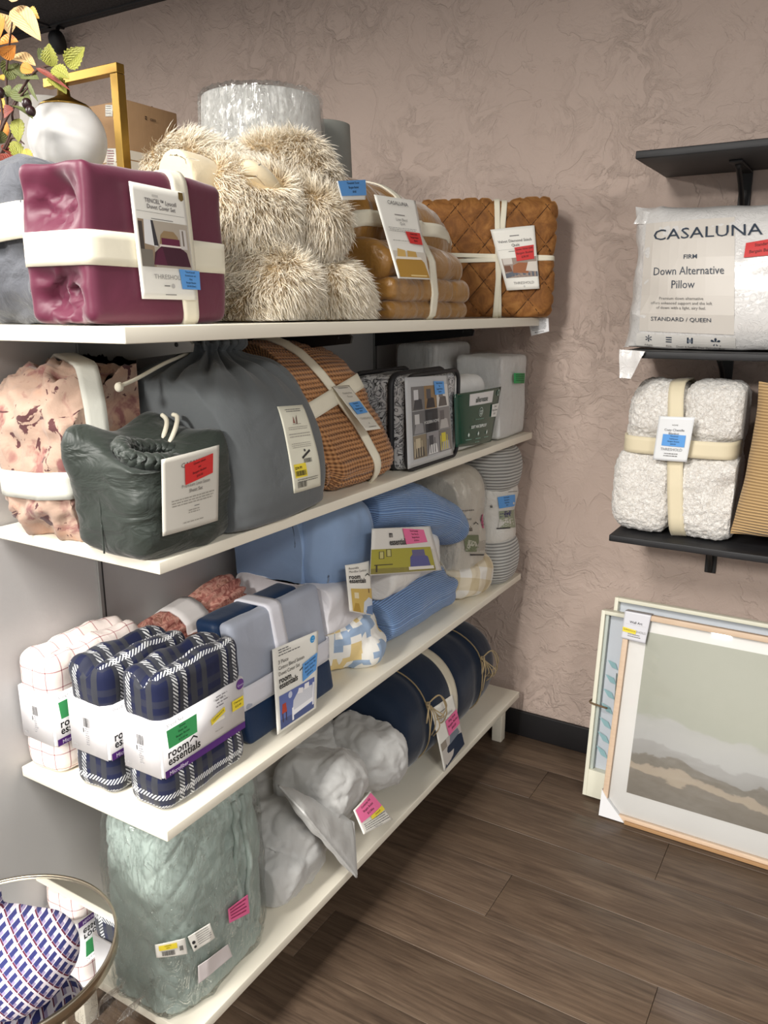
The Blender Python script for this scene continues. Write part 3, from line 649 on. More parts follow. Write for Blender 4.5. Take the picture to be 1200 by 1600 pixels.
els = [('r', .4, .86, .62, .875, GREYT), ('t', .5, .77, .06, 'Velvet Diamond Stitch', (80, 78, 80), 'c', 0, .92), ('t', .5, .70, .06, 'Quilt', (80, 78, 80), 'c'), ('r', .05, .655, .95, .66, (190, 188, 184)), ('r', .3, .62, .62, .63, GREYT), ('r', .08, .20, .98, .52, (150, 132, 120)), ('p', [(.08, .2), (.98, .2), (.98, .28), (.3, .3), (.08, .27)], (86, 92, 104)), ('p', [(.3, .28), (.72, .26), (.8, .42), (.5, .44), (.34, .4)], (150, 88, 44)), ('p', [(.66, .3), (.98, .28), (.98, .44), (.75, .44)], (214, 206, 196)), ('r', .1, .42, .34, .52, (206, 198, 190)), ('p', [(.1, .3), (.3, .3), (.26, .4), (.1, .4)], (110, 66, 38)),
       ('t', .55, .09, .06, 'THRESHOLD', (150, 148, 146), 'c', 0, 1.1), ('c', .55, .05, .018, (196, 194, 190)), ('s', [(.46, .68), (.94, .70), (.92, .48), (.46, .46)], RED, ['Queen Velvet Quilt', 'Bargain Bucket', '$38.00'])]
card(t, 'product_card', [WP(*p, p0, nx) for p in ((766, 359), (835, 352), (843, 451), (792, 454))], els, bow=.006)
els = [('l', .08, .86, .92, 8, .085, (90, 90, 92)), ('t', .5, .1, .11, 'Made in China', (60, 60, 62), 'c', .01)]
card(t, 'care_label', wc([(825, 497), (857, 497), (858, 518), (830, 525)], y=-.12), els, flat((228, 228, 230), .5), bow=.002)

# ------------------------------------------------------------------ lamps and boxes at the back of the top shelf
BRASS = G('brushed_brass').set(Base_Color=c(158, 126, 62), Metallic=1., Roughness=.4).m
def cyl(cx, cy, z0, z1, r0, r1, n=64, th=.0):
    th_ = np.linspace(0, 2 * math.pi, n, endpoint=False); V = np.concatenate([np.stack([cx + r * np.cos(th_), cy + r * np.sin(th_), np.full(n, z)], 1) for r, z in ((r0, z0), (r1, z1))])
    F = [(i, (i + 1) % n, n + (i + 1) % n, n + i) for i in range(n)]; return V, F
def revolve(cx, cy, prof, n=64):
    V = np.concatenate([np.stack([cx + r * np.cos(a), cy + r * np.sin(a), np.full(n, z)], 1) for r, z in prof for a in [np.linspace(0, 2 * math.pi, n, endpoint=False)]])
    F = [(j * n + i, j * n + (i + 1) % n, (j + 1) * n + (i + 1) % n, (j + 1) * n + i) for j in range(len(prof) - 1) for i in range(n)]; return V, np.array(F)
yg = -1.42; gc = W(106, 218, y=yg); gr = .071
t = thing('table_lamp', 'brass table lamp with a white glass globe behind the burgundy bedding', 'lamp', (gc[0], yg, ZT), 'lamps on the top shelf')
V, F, U = superq(gc, (gr, gr, gr), 2, 28); g = G('opal_glass').set(Base_Color=c(244, 244, 243), Roughness=.3, Subsurface_Weight=1., Subsurface_Radius=(.12, .12, .12), Specular_IOR_Level=.3); ob('globe_shade', V, F, g.m, t)
V, F = revolve(gc[0], yg, [(.004, gc[2] + gr + .022), (.010, gc[2] + gr + .020), (.012, gc[2] + gr + .004), (gr * .28, gc[2] + gr * .985), (gr * .58, gc[2] + gr * .85), (gr * .665, gc[2] + gr * .775), (gr * .64, gc[2] + gr * .765)], 40); ob('globe_cap', V, F, BRASS, t)
pa = W(186, 145, y=yg); pz = gc[2] + gr + .03
bars = [box((gc[0] - .045, yg - .009, pz - .008), (pa[0] + .008, yg + .009, pz + .008), .001)]; ob('arm', *bars[0][:2], BRASS, t, smooth=False)
ob('post', *box((pa[0] - .010, yg - .009, ZT + .014), (pa[0] + .008, yg + .009, pz - .0085), .001)[:2], BRASS, t, smooth=False)
V, F = revolve(gc[0] + .03, yg, [(.001, ZT + .001), (.09, ZT + .001), (.092, ZT + .006), (.09, ZT + .014), (.001, ZT + .014)], 48); ob('base', V, F, BRASS, t)
def m_plasticwrap(name, glint=.5):
    g = G(name); v = g.co('Object', (1, 1, .22)); n1 = g.noise(v, 55, 4, .6, 1.2); n2 = g.noise(g.co(), 26, 3, .6, 2.0)
    bu = g.n('ShaderNodeBump', {'Height': g.math('ADD', g.ramp(n1, [(.4, 0.), (.5, 1.), (.6, .2)]), n2), 'Strength': 1., 'Distance': .010})
    fr = g.n('ShaderNodeFresnel', {'IOR': 1.4, 'Normal': bu}); gl = g.n('ShaderNodeBsdfGlossy', {'Color': (1, 1, 1, 1), 'Roughness': .09, 'Normal': bu}); tp = g.n('ShaderNodeBsdfTransparent', {'Color': (1, 1, 1, 1)})
    mx = g.n('ShaderNodeMixShader', {0: g.math('ADD', g.math('MULTIPLY', fr, glint), .03), 1: tp, 2: gl}); g.t.links.new(mx, g.o.inputs[0]); return g.m
FILM = m_plasticwrap('clear_film'); FILM2 = m_plasticwrap('glossy_shrink_film', .75)
def shade_lamp(label, pl, pr_, ptop, pbot, y, col, film, h=None):
    a, b = W(*pl, y=y), W(*pr_, y=y); cx = (a[0] + b[0]) / 2; R = (pr_[0] - pl[0]) / 2 / FPX * float(np.dot(((a + b) / 2 - CAMP), CAMM[:, 2])); zt = W((pl[0] + pr_[0]) / 2, ptop, y=y)[2]; zb = zt - (h or .27)
    t = thing('table_lamp', label, 'lamp', (cx, y, ZT), 'lamps on the top shelf')
    g = G('linen_shade'); v = g.co('Object', (90, 90, 500)); g.set(Base_Color=c(*col), Roughness=.85); g.bump(g.noise(v, 4, 2), .15, .002)
    pr2 = [(R * 1.07, zb), (R * 1.075, zb + .004), (R * .98, zt - .003), (R * .975, zt), (R * .965, zt), (R * 1.06, zb + .003), (R * 1.07, zb)]; V, F = revolve(cx, y, pr2, 72); ob('shade', V, F, g.m, t)
    V, F = revolve(cx, y, [(.001, ZT + .001), (.075, ZT + .001), (.078, ZT + .012), (.05, ZT + .03), (.06, ZT + .09), (.055, ZT + .15), (.02, min(zb, ZT + .2)), (.012, zb + .05), (.001, zb + .05)], 40); ob('base', V, F, flat((206, 202, 194), .4), t)
    tb = [tube([(cx, y, zt - .03), (cx + R * .97 * math.cos(q), y + R * .97 * math.sin(q), zt - .012)], .002, 6, sub=1) for q in (.5, 2.6, 4.7)] + [tube([(cx, y, zb + .05), (cx, y, zt - .025)], .004, 8, sub=1)]; ob('spider_fitter', *join(*tb)[:2], BLACKM, t)
    if film:
        prof = [(R * .5, zb - .012), (R * 1.0, zb - .010), (R * 1.095, zb)] + [(R * (1.095 - .1 * k_ / 24), zb + (zt - zb) * k_ / 24) for k_ in range(1, 25)] + [(R * .97, zt + .006), (R * .86, zt + .004), (R * .8, zt - .012)]
        V, F = revolve(cx, y, prof, 150); an = np.arctan2(V[:, 1] - y, V[:, 0] - cx)
        P = np.stack([np.cos(an) * 3, np.sin(an) * 3, V[:, 2] * 5], 1); V = shove(V, F, .0045 * (ridge(P + .35 * np.sin(V[:, 2:3] * 22), 2.6, 2, 52, 3)) + .002); ob('plastic_wrap', V, F, FILM2, t)
    return t
shade_lamp('white drum lampshade wrapped in clear plastic behind the fur throw', (319, 170), (505, 170), 156, 240, -.78, (244, 244, 240), True)
shade_lamp('small grey drum lampshade behind the big wrapped one', (455, 215), (549, 215), 196, 280, -.50, (150, 152, 146), False, .22)
shade_lamp('grey drum lampshade standing behind the glass globe', (34, 170), (118, 170), 158, 270, -1.08, (176, 172, 166), False, .20)
# brown carton
cb = W(197, 155, y=-.95); ce = W(276, 172, x=cb[0])
t = thing('cardboard_box', 'taped brown cardboard carton behind the globe lamp', 'box', (cb[0] - .15, -.8, ZT))
g = G('corrugated_card'); v = g.co(); g.set(Base_Color=g.mix(g.noise(v, 12, 4), c(150, 116, 82), c(170, 136, 100)), Roughness=.8); g.bump(g.noise(g.co('Object', (240, 240, 2)), 1, 2), .2, .002)
x0, x1, y0, y1 = cb[0] - .30, cb[0], -.95, ce[1]
ob('carton', *softbox((x0, y0, ZT + .001), (x1, y1, cb[2]), .003, .1, 2)[:2], g.m, t)
ob('flap_seam', *box((x0, (y0 + y1) / 2 - .001, cb[2] - .001), (x1, (y0 + y1) / 2 + .001, cb[2] + .0008), .0002)[:2], flat((90, 66, 44), .8), t, smooth=False)
for zz in (cb[2] - .13, cb[2] - .155): ob('packing_tape', *join(box((x0 - .001, y0 - .0012, zz - .012), (x1 + .0012, y0, zz + .010), .0003), box((x1, y0 - .0012, zz - .012), (x1 + .0012, y1 + .001, zz + .010), .0003))[:2], flat((222, 212, 196), .12), t, smooth=False)
for pts, fill in ((((128, 172), (143, 172), (143, 186), (128, 186)), 3), (((165, 164), (176, 164), (176, 182), (165, 182)), 4), (((167, 232), (181, 232), (181, 262), (167, 262)), 6)):
    card(t, 'shipping_label', [W(*p, y=y0 - .001) for p in pts], [('l', .1, .85, .9, fill, .8 / fill, (150, 90, 100) if fill == 6 else (120, 116, 112))], n=1)
els = [('r', .0, .55, .08, .72, (60, 44, 30)), ('r', .0, .28, .08, .45, (60, 44, 30)), ('t', .2, .25, .6, 'caso', (84, 62, 42), 'l', .02)]
card(t, 'printed_mark', [W(*p, x=x1 + .0005) for p in ((226, 178), (262, 186), (262, 198), (226, 190))], els, base=False)
t = thing('brass_bowl', 'brass dish on edge between the carton and the fur throw', 'dish', tuple(W(205, 262, y=-1.2) * (1, 1, 0) + (0, 0, ZT)))
p = W(207, 262, y=-1.2); V, F = revolve(0, 0, [(.002, 0), (.03, .004), (.055, .016), (.07, .036), (.072, .037), (.056, .012), (.03, -.001), (.002, -.004)], 40); V = rot(V, 'X', 1.15); V = rotz(V, -.5) ; V[:, 2] -= V[:, 2].min(); V += (p[0], p[1], ZT + .001); 
ob('bowl', V * (1, 1, 1), F, BRASS, t); s_ = p[2] - ZT
# ================================================================== SECOND SHELF
def sink(V, z): V[:, 2] = np.maximum(V[:, 2], z + .0008); return V
# pink floral bundle
t = thing('folded_comforter', 'blush floral comforter bundle tied with a pale strap', 'bedding', (.13, -1.55, Z2))
V, F, U = loft([(1.118, .15, -1.57, .03, .02, 2.4), (1.12, .15, -1.57, .10, .085, 2.4), (1.16, .145, -1.575, .118, .105, 2.4), (1.22, .135, -1.565, .135, .125, 2.5), (1.30, .125, -1.555, .145, .135, 2.5), (1.36, .12, -1.535, .14, .13, 2.4), (1.395, .12, -1.52, .11, .10, 2.2), (1.405, .12, -1.51, .03, .03, 2)], 'z', 110, 84)
m_ = 1 - .75 * np.exp(-((V[:, 2] - 1.225) / .03) ** 2)
V = shove(V, F, (.013 * fbm(V * (1, 1, .7), 9, 2, 3) + .022 * (ridge(V * (1.2, 1.2, .7), 13, 3, 14, 1.0) - .7)) * m_); sink(V, Z2); fit(V, x0=.012, x1=.226, y1=-1.512)
g = G('blush_floral'); v = g.co(); n1 = g.noise(v, 9, 3, .5, .8); base = g.mix(n1, c(160, 132, 116), c(186, 160, 142))
f1 = g.ramp(g.noise(v, 13, 4, .6, 1.4), [(.52, 0.), (.64, 1.)]); f2 = g.ramp(g.noise(g.co('Object', rot=(.4, 1, .3)), 26, 3, .6, 1.2), [(.61, 0.), (.63, 1.)]); f3 = g.ramp(g.noise(g.co('Object', rot=(1.4, .2, .9)), 7, 3, .55, 1), [(.53, 0.), (.62, 1.)])
col = g.mix(g.math('MULTIPLY', f3, .4), base, c(190, 138, 108)); col = g.mix(f1, col, g.mix(n1, c(120, 72, 70), c(150, 102, 96))); col = g.mix(f2, col, c(84, 46, 48)); g.set(Base_Color=col, Roughness=.9, Sheen_Weight=.2); g.bump(g.noise(v, 60, 4, .6), .35, .005); FLOR = g.m
ob('folded_cover', V, F, FLOR, t, U); tr = bvh((V, F)); ST2 = fabric('pale_strap', (206, 206, 196), .8, .1, 900, .1, .05, (14, .15, .008))
band('strap', tr, (.14, -1.57, 1.215), (-.05, .0, 1), .046, ST2, t, taut=True); band('strap', tr, (.13, -1.56, 1.26), (.5, 1, .05), .036, ST2, t, taut=True, off=.004)
# grey drawstring duvet bag
GREYB = fabric('slate_cotton', (100, 104, 106), .9, .2, 700, .25, .1, (10, .18, .012))
t = thing('drawstring_bag', 'large slate grey fabric bag with gathered neck and white label', 'bag', (.28, -1.37, Z2), 'drawstring bedding bags')
V, F, U = loft([(1.118, .27, -1.365, .05, .05, 3), (1.121, .275, -1.365, .15, .165, 3.8), (1.15, .28, -1.362, .163, .178, 3.8), (1.22, .28, -1.362, .165, .182, 3.6), (1.30, .272, -1.362, .16, .178, 3.2), (1.355, .262, -1.36, .145, .165, 2.7), (1.392, .25, -1.35, .11, .13, 2.3), (1.412, .245, -1.345, .06, .07, 2), (1.428, .243, -1.343, .045, .05, 2), (1.444, .242, -1.342, .06, .065, 2), (1.448, .242, -1.342, .02, .02, 2)], 'z', 140, 96)
an = np.arctan2(V[:, 1] + 1.343, V[:, 0] - .243); up = sstep(V[:, 2], 1.31, 1.42); V = shove(V, F, .006 * fbm(V, 8, 2, 23) + up * .007 * np.sin(an * 17 + 2 * fbm(V, 9, 1, 4)) + .004 * up * np.sin(an * 31)); sink(V, Z2); fit(V, y0=-1.497, y1=-1.186)
ob('bag_body', V, F, GREYB, t, U); trg = bvh((V, F))
tb = tube([(.24, -1.39, 1.425), (.262, -1.48, 1.41), (.27, -1.555, 1.388), (.272, -1.59, 1.38)], .0035, 8); ob('drawstring', tb[0], tb[1], CREAM, t)
for q in range(2): tb = superq((.272 + .004 * q, -1.593 - .006 * q, 1.378), (.007, .006, .008), 2, 8); ob('cord_knot', tb[0], tb[1], CREAM, t)
els = [('l', .2, .955, .8, 2, .022, GREYT), ('p', [(.36, .80), (.44, .80), (.42, .88), (.4, .86)], (140, 90, 80)), ('p', [(.46, .79), (.52, .79), (.56, .89), (.5, .86)], (120, 100, 90)), ('r', .34, .785, .64, .79, (120, 110, 104)), ('l', .15, .75, .85, 2, .022, (170, 166, 158)), ('l', .12, .67, .9, 2, .03, (170, 166, 158)), ('l', .15, .56, .85, 3, .022, (170, 166, 158)),
       ('c', .56, .475, .016, (60, 60, 62)), ('p', [(.42, .40), (.72, .48), (.74, .455), (.44, .375)], (40, 40, 42)), ('r', .1, .17, .5, .33, YEL), ('b', .12, .19, .46, .25), ('t', .12, .27, .045, '$34.99', (70, 60, 20), 'l', .02), ('b', .14, .05, .44, .12), ('l', .14, .14, .9, 2, .025, (110, 108, 104)), ('b', .46, .33, .72, .38)]
card(t, 'product_label', wc([(444, 635), (487, 632), (505, 759), (458, 771)], x=.447), els, flat((222, 220, 202), .5), proj=trg, pdir=(1, -.25, .1), lift=.0015)
# dark green drawstring sheet bag
t = thing('drawstring_bag', 'small dark green satin drawstring bag with white cords', 'bag', (.34, -1.59, Z2), 'drawstring bedding bags')
V, F, U = softbox((.255, -1.700, Z2 + .001), (.418, -1.478, 1.285), .03, .006); x, y, z = V.T
V = shove(V, F, .007 * fbm(V, 9, 2, 33) + .004 * (ridge(V * (1, 1, 2.2), 9, 2, 35, 1.5) - .4) + .010 * np.clip(1 - ((y + 1.59) / .1) ** 2, 0, 1) * (x > .4))
tp = sstep(V[:, 2], 1.24, 1.285); hole = np.exp(-(((V[:, 0] - .365) / .035) ** 2 + ((V[:, 1] + 1.63) / .055) ** 2)); V[:, 2] -= tp * hole * .05
V[:, 2] += .028 * tp * np.exp(-((V[:, 0] - .27) / .04) ** 2) * (.6 + .4 * np.sin(V[:, 1] * 40)); V[:, 2] -= .03 * tp * sstep(V[:, 0], .36, .42) * (1 - sstep(V[:, 1], -1.56, -1.5))
V[:, 1] -= .02 * sstep(V[:, 2], 1.2, 1.285) * np.exp(-((V[:, 1] + 1.70) / .03) ** 2) * np.exp(-((V[:, 0] - .28) / .04) ** 2); V[:, 2] = Z2 + (V[:, 2] - Z2) * 1.10; sink(V, Z2); fit(V, x0=.254, y1=-1.503)
g = G('dark_green_satin'); v = g.co(); g.set(Base_Color=c(42, 49, 44), Roughness=.45, Sheen_Weight=.15, Specular_IOR_Level=.4); g.bump(g.math('ADD', g.noise(g.co('Object', (1, 1, 2.4)), 13, 3, .5, .8), g.math('MULTIPLY', g.noise(v, 900, 1), .03)), .5, .02)
ob('bag_body', V, F, g.m, t, U); trG = bvh((V, F))
th_ = np.linspace(0, 2 * math.pi, 200, endpoint=False); cx, cy = .372, -1.625
ring = np.stack([cx + .034 * np.cos(th_), cy + .055 * np.sin(th_), 1.277 + .016 * np.cos(th_ + 2.4) + .004 * np.sin(th_ * 23)], 1); rr = .0125 + .0035 * np.sin(th_ * 26)
V, F, _ = tube(ring, rr, 12, True); ob('gathered_rim', V, F, g.m, t)
for q in range(2):
    tb = tube([(.34 + .012 * q, -1.585 + .006 * q, 1.27), (.332 + .014 * q, -1.555 + .008 * q, 1.305), (.315 + .014 * q, -1.535 + .012 * q, 1.319 + .004 * q), (.300 + .014 * q, -1.53 + .012 * q, 1.326)], .004, 8); ob('drawstring', tb[0], tb[1], CREAM, t)
tb = tube([(.330, -1.697, z_) for z_ in np.linspace(1.125, 1.262, 8)], .0016, 6); ob('side_seam', tb[0] + (.0, -.004, 0), tb[1], g.m, t)
els = [('t', .55, .84, .085, 'CASALUNA', (96, 94, 92), 'c', 0, 1.2, .04), ('t', .53, .565, .065, 'Premium', (120, 118, 114), 'r', .0), ('t', .55, .565, .065, 'Linen Sateen', (120, 118, 114), 'l', .0, .8), ('t', .55, .49, .065, 'Sheet Set', (120, 118, 114), 'c', .01), ('l', .12, .42, .92, 3, .035, (150, 146, 138)), ('r', .53, .29, .62, .3, GREYT), ('l', .42, .25, .68, 2, .03, (150, 146, 138)), ('l', .3, .1, .74, 1, .03, (150, 146, 138)),
       ('s', [(.35, .87), (.86, .92), (.86, .665), (.36, .60)], RED, ['Queen sheet', 'set', 'Bargain Bucket', '$50.00'])]
card(t, 'product_card', wc([(252, 718), (342, 695), (340, 813), (254, 838)], x=.434), els, flat((206, 202, 192), .6), bow=.002)
# orange-brown knit throw
t = thing('knit_throw', 'caramel chunky knit throw folded and tied with cream straps', 'throw', (.3, -1.03, Z2))
V, F, U = softbox((-.085, -.19, 0), (.085, .15, .315), .07, .0032, 10); x, y, z = V.T
W_ = (z / .0095); row = np.sin(W_ * 2 * math.pi); colw = y / .0105; st = np.sin(colw * 2 * math.pi + (np.floor(W_) % 2) * math.pi)
big = .008 * fbm(V, 8, 2, 44); seam = .03 * np.exp(-((z - .17) / .02) ** 2)
V = shove(V, F, .0022 * row + .0016 * st * (row > -.3) + big - seam * .35 - .018 * np.exp(-((y + .15 + (z - .1) * .22) / .014) ** 2) * (z < .26)); zr = V[:, 2].copy()
V[:, 0] -= .17 * np.clip(zr / .315, 0, 1) ** 1.5; V[:, 1] += -.04 * np.clip(zr / .315, 0, 1.1) ** 1.7
V = V + (.335, -1.015, Z2 + .001); sink(V, Z2); fit(V, y0=-1.170, y1=-.872)
g = G('caramel_knit'); ux, uy = uvxy(g); r1 = g.math('SINE', g.math('MULTIPLY', uy, 2 * math.pi / .0095)); r2 = g.math('SINE', g.math('MULTIPLY', ux, 2 * math.pi / .0105)); k_ = g.math('ADD', g.math('MULTIPLY', r1, .3), g.math('ADD', g.math('MULTIPLY', r2, .18), g.math('ADD', .42, g.math('MULTIPLY', g.noise(g.co(), 60, 3), .25))))
g.set(Base_Color=g.ramp(k_, [(.15, c(98, 62, 34)), (.5, c(164, 112, 68)), (.9, c(196, 146, 98))]), Roughness=.9, Sheen_Weight=.2); g.bump(k_, .6, .004)  # shade in the gaps between stitches is put into the colour
ob('folded_throw', V, F, g.m, t, U); tr = bvh((V, F)); band('strap', tr, (.26, -1.06, Z2 + .165), (-.45, -.25, 1), .036, CREAM, t); band('strap', tr, (.27, -1.02, Z2 + .14), (.1, 1, .38), .023, CREAM, t, off=.004)
els = [('l', .2, .93, .8, 1, .04, GREYT), ('t', .5, .80, .055, 'Chunky Knit', GREYT, 'c'), ('t', .5, .72, .055, 'Throw', GREYT, 'c'), ('t', .52, .22, .065, 'THRESHOLD', (150, 146, 140), 'c'), ('c', .5, .14, .016, (170, 168, 160)), ('l', .3, .05, .8, 1, .04, GREYT), ('s', [(.14, .60), (.86, .62), (.86, .36), (.14, .34)], BLUE, ['Threshold', 'Throw', 'Bargain Bucket', '$9.00'])]
card(t, 'hang_tag', [W(519, 604, x=.335), W(545, 602, x=.335), W(595, 670, x=.425), W(572, 673, x=.425)], els, flat((222, 218, 206), .5))
# zipped comforter set with photo insert
t = thing('comforter_set', 'zipped clear bag of grey patterned bedding with room photo insert', 'bedding', (.31, -.68, Z2), 'boxed and bagged bedding at the far end')
V, F, U = softbox((.253, -.857, Z2 + .002), (.406, -.577, 1.35), .028, .008); V = shove(V, F, .004 * fbm(V, 9, 2, 51)); sink(V, Z2)
g = G('damask_print'); ux, uy = uvxy(g); wv = g.noise(g.co('UV'), 26, 2, .5, 3.2); g.set(Base_Color=g.ramp(wv, [(.38, c(196, 198, 200)), (.45, c(150, 152, 156)), (.5, c(40, 42, 46)), (.55, c(170, 172, 176)), (.62, c(206, 208, 208))], 'CONSTANT'), Roughness=.35, Coat_Weight=.6, Coat_Roughness=.12); g.bump(g.noise(g.co(), 18, 3), .4, .01)
ob('bedding_block', V, F, g.m, t, U)
def rim(x, r): 
    a = []; y0, y1, z0, z1, q = -.857, -.577, Z2 + .006, 1.35, .03
    for cy_, cz_, s0 in ((y1 - q, z1 - q, 0), (y0 + q, z1 - q, 1), (y0 + q, z0 + q, 2), (y1 - q, z0 + q, 3)):
        for k_ in range(6): w_ = math.pi / 2 * (s0 + k_ / 5); a.append((x, cy_ + q * math.cos(w_), cz_ + q * math.sin(w_)))
    return tube(a, r, 8, True)
BP = flat((26, 26, 30), .55, 'black_piping')
for x_, r_ in ((.406, .0055), (.363, .009), (.256, .006)): V2, F2, _ = rim(x_, r_); ob('piping', V2, F2, BP, t)
ob('zip_tape', *softbox((.356, -.863, Z2 + .03), (.370, -.860, 1.32), .001, .1, 1)[:2], BP, t)
pics = []
sh = [((120, 118, 118), (206, 206, 208), (70, 70, 74)), ((150, 124, 92), (92, 90, 92), (64, 62, 64)), ((214, 212, 208), (120, 116, 112), (90, 86, 84)), ((110, 110, 112), (200, 200, 200), (150, 150, 152)), ((60, 62, 66), (70, 72, 76), (52, 54, 58)), ((130, 128, 128), (96, 94, 96), (180, 178, 176)), ((140, 128, 108), (196, 184, 158), (90, 84, 78)), ((150, 148, 150), (84, 84, 88), (226, 226, 226)), ((120, 118, 116), (214, 200, 60), (170, 168, 166))]
for r_i in range(3):
    for q_ in range(3):
        u0, v0 = .12 + q_ * .283, .90 - (r_i + 1) * .272; cA, cB, cC = sh[r_i * 3 + q_]; u1, v1 = u0 + .277, v0 + .266
        pics += [('r', u0, v0, u1, v1, cA), ('p', [(u0 + .03, v0 + .01), (u1 - .04, v0 + .01), (u1 - .06, v0 + .12), (u0 + .08, v0 + .14)], cC), ('r', u0 + .05, v0 + .12, u0 + .15, v0 + .23, cB)]
        if r_i == 2: pics += [('r', u0 + .02 + .05 * k_, v0 + .02, u0 + .035 + .05 * k_, v0 + .2, cB) for k_ in range(4)]
els = pics + [('t', .53, .46, .05, 'MODERN HOME', (216, 216, 216), 'c', .012), ('s', [(.63, .94), (.87, .93), (.88, .78), (.64, .78)], BLUE, ['King Comforter', 'Set', 'Bargain Bucket', '$45.00'])]
card(t, 'photo_insert', wc([(632, 590), (699, 586), (708, 710), (637, 733)], x=.412), els, G('insert_print').set(Base_Color=c(190, 192, 194), Roughness=.12).m, gloss=.12)
# mattress protector in green wrapper
t = thing('mattress_protector', 'white mattress protector in a glossy dark green wrapper', 'bedding', (.33, -.42, Z2), 'boxed and bagged bedding at the far end')
V, F, U = softbox((.325, -.562, Z2 + .002), (.405, -.312, 1.322), .035, .008); V[:, 0] -= .03 * sstep(V[:, 2], 1.12, 1.32); V = shove(V, F, .005 * fbm(V, 10, 3, 61)); sink(V, Z2); fit(V, y0=-.568, y1=-.300)
WC = fabric('white_cotton', (236, 236, 234), .7, .1, 700, .1, .03, (16, .25, .01)); ob('folded_protector', V, F, WC, t, U); trA = bvh((V, F))
els = [('t', .0, .955, .06, ']', (236, 240, 238), 'l', .03), ('r', .27, .74, .80, .96, (196, 198, 198)), ('r', .28, .75, .79, .95, (222, 222, 222)), ('t', .53, .79, .145, 'allerease', (38, 60, 54), 'c', .01, .95), ('c', .54, .60, .085, (206, 220, 214)), ('c', .54, .60, .075, (18, 74, 58)), ('t', .54, .60, .045, 'CLEAN', (226, 236, 232), 'c', .02), ('t', .54, .555, .045, 'SLEEP', (226, 236, 232), 'c', .02), ('t', .52, .465, .035, 'fitted mattress protector', (150, 190, 176), 'c'), ('t', .52, .315, .078, 'SOFT WATERPROOF', (240, 244, 242), 'c', .025, .95)]
for u_k in (.28, .52, .76): els += [('c', u_k, .2, .034, (200, 220, 212)), ('c', u_k, .205, .022, (24, 84, 66)), ('p', [(u_k - .02, .19), (u_k + .02, .19), (u_k, .25)], (226, 236, 232)), ('r', u_k - .07, .11, u_k + .07, .12, (140, 184, 170))]
els += [('c', .93, .90, .055, (190, 214, 206)), ('c', .93, .90, .042, (18, 74, 58)), ('t', .5, .045, .03, 'queen  60 x 80 in', (150, 190, 176), 'c'), ('s', [(.80, .70), (1.0, .70), (.98, .46), (.82, .47)], (236, 236, 232), ['Queen', 'Bargain Bucket', '$15.00'])]
card(t, 'printed_wrapper', wc([(709, 616), (783, 604), (767, 690), (712, 699)], x=.414), els, G('green_wrapper').set(Base_Color=c(16, 70, 54), Roughness=.16).m, bow=.006, gloss=.2)
# white packs at the far end
WR = G('white_pack_film').set(Base_Color=c(232, 230, 226), Roughness=.3, Coat_Weight=.5).bump(1.0).m
g = G('white_pack'); v = g.co(); g.set(Base_Color=c(230, 228, 224), Roughness=.36, Coat_Weight=.5, Coat_Roughness=.15); g.bump(g.noise(v, 16, 4, .55, 1.2), .45, .012); WR = g.m
t = thing('sheet_pack', 'white pack with a green price sticker at the shelf end', 'bedding', (.35, -.17, Z2), 'boxed and bagged bedding at the far end')
V, F, U = softbox((.255, -.285, Z2 + .002), (.404, -.075, 1.368), .014, .01); V = shove(V, F, .003 * fbm(V, 12, 2, 71)); sink(V, Z2); ob('folded_sheets', V, F, WC, t, U)
V2, F2, U2 = softbox((.253, -.288, Z2 + .002), (.407, -.072, 1.371), .014, .01); V2 = shove(V2, F2, .002 + .002 * ridge(V2, 14, 2, 72)); sink(V2, Z2); ob('plastic_wrap', V2, F2, FILM, t, U2)
card(t, 'price_tag', wc([(803, 583), (820, 583), (819, 599), (803, 599)], x=.413), [('l', .1, .8, .9, 4, .19, (26, 90, 50))], flat(GREEN, .5), n=1)
t = thing('sheet_pack', 'white plastic-wrapped pack standing furthest back on the second shelf', 'bedding', (.14, -.22, Z2), 'boxed and bagged bedding at the far end')
V, F, U = softbox((.09, -.365, Z2 + .002), (.225, -.11, 1.405), .018, .01); V = shove(V, F, .004 * fbm(V, 10, 2, 73)); sink(V, Z2); ob('folded_sheets', V, F, WC, t, U)
V2, F2, U2 = softbox((.087, -.368, Z2 + .002), (.228, -.107, 1.409), .018, .01); V2 = shove(V2, F2, .003 * ridge(V2, 11, 2, 74)); sink(V2, Z2); ob('plastic_wrap', V2, F2, FILM, t, U2)

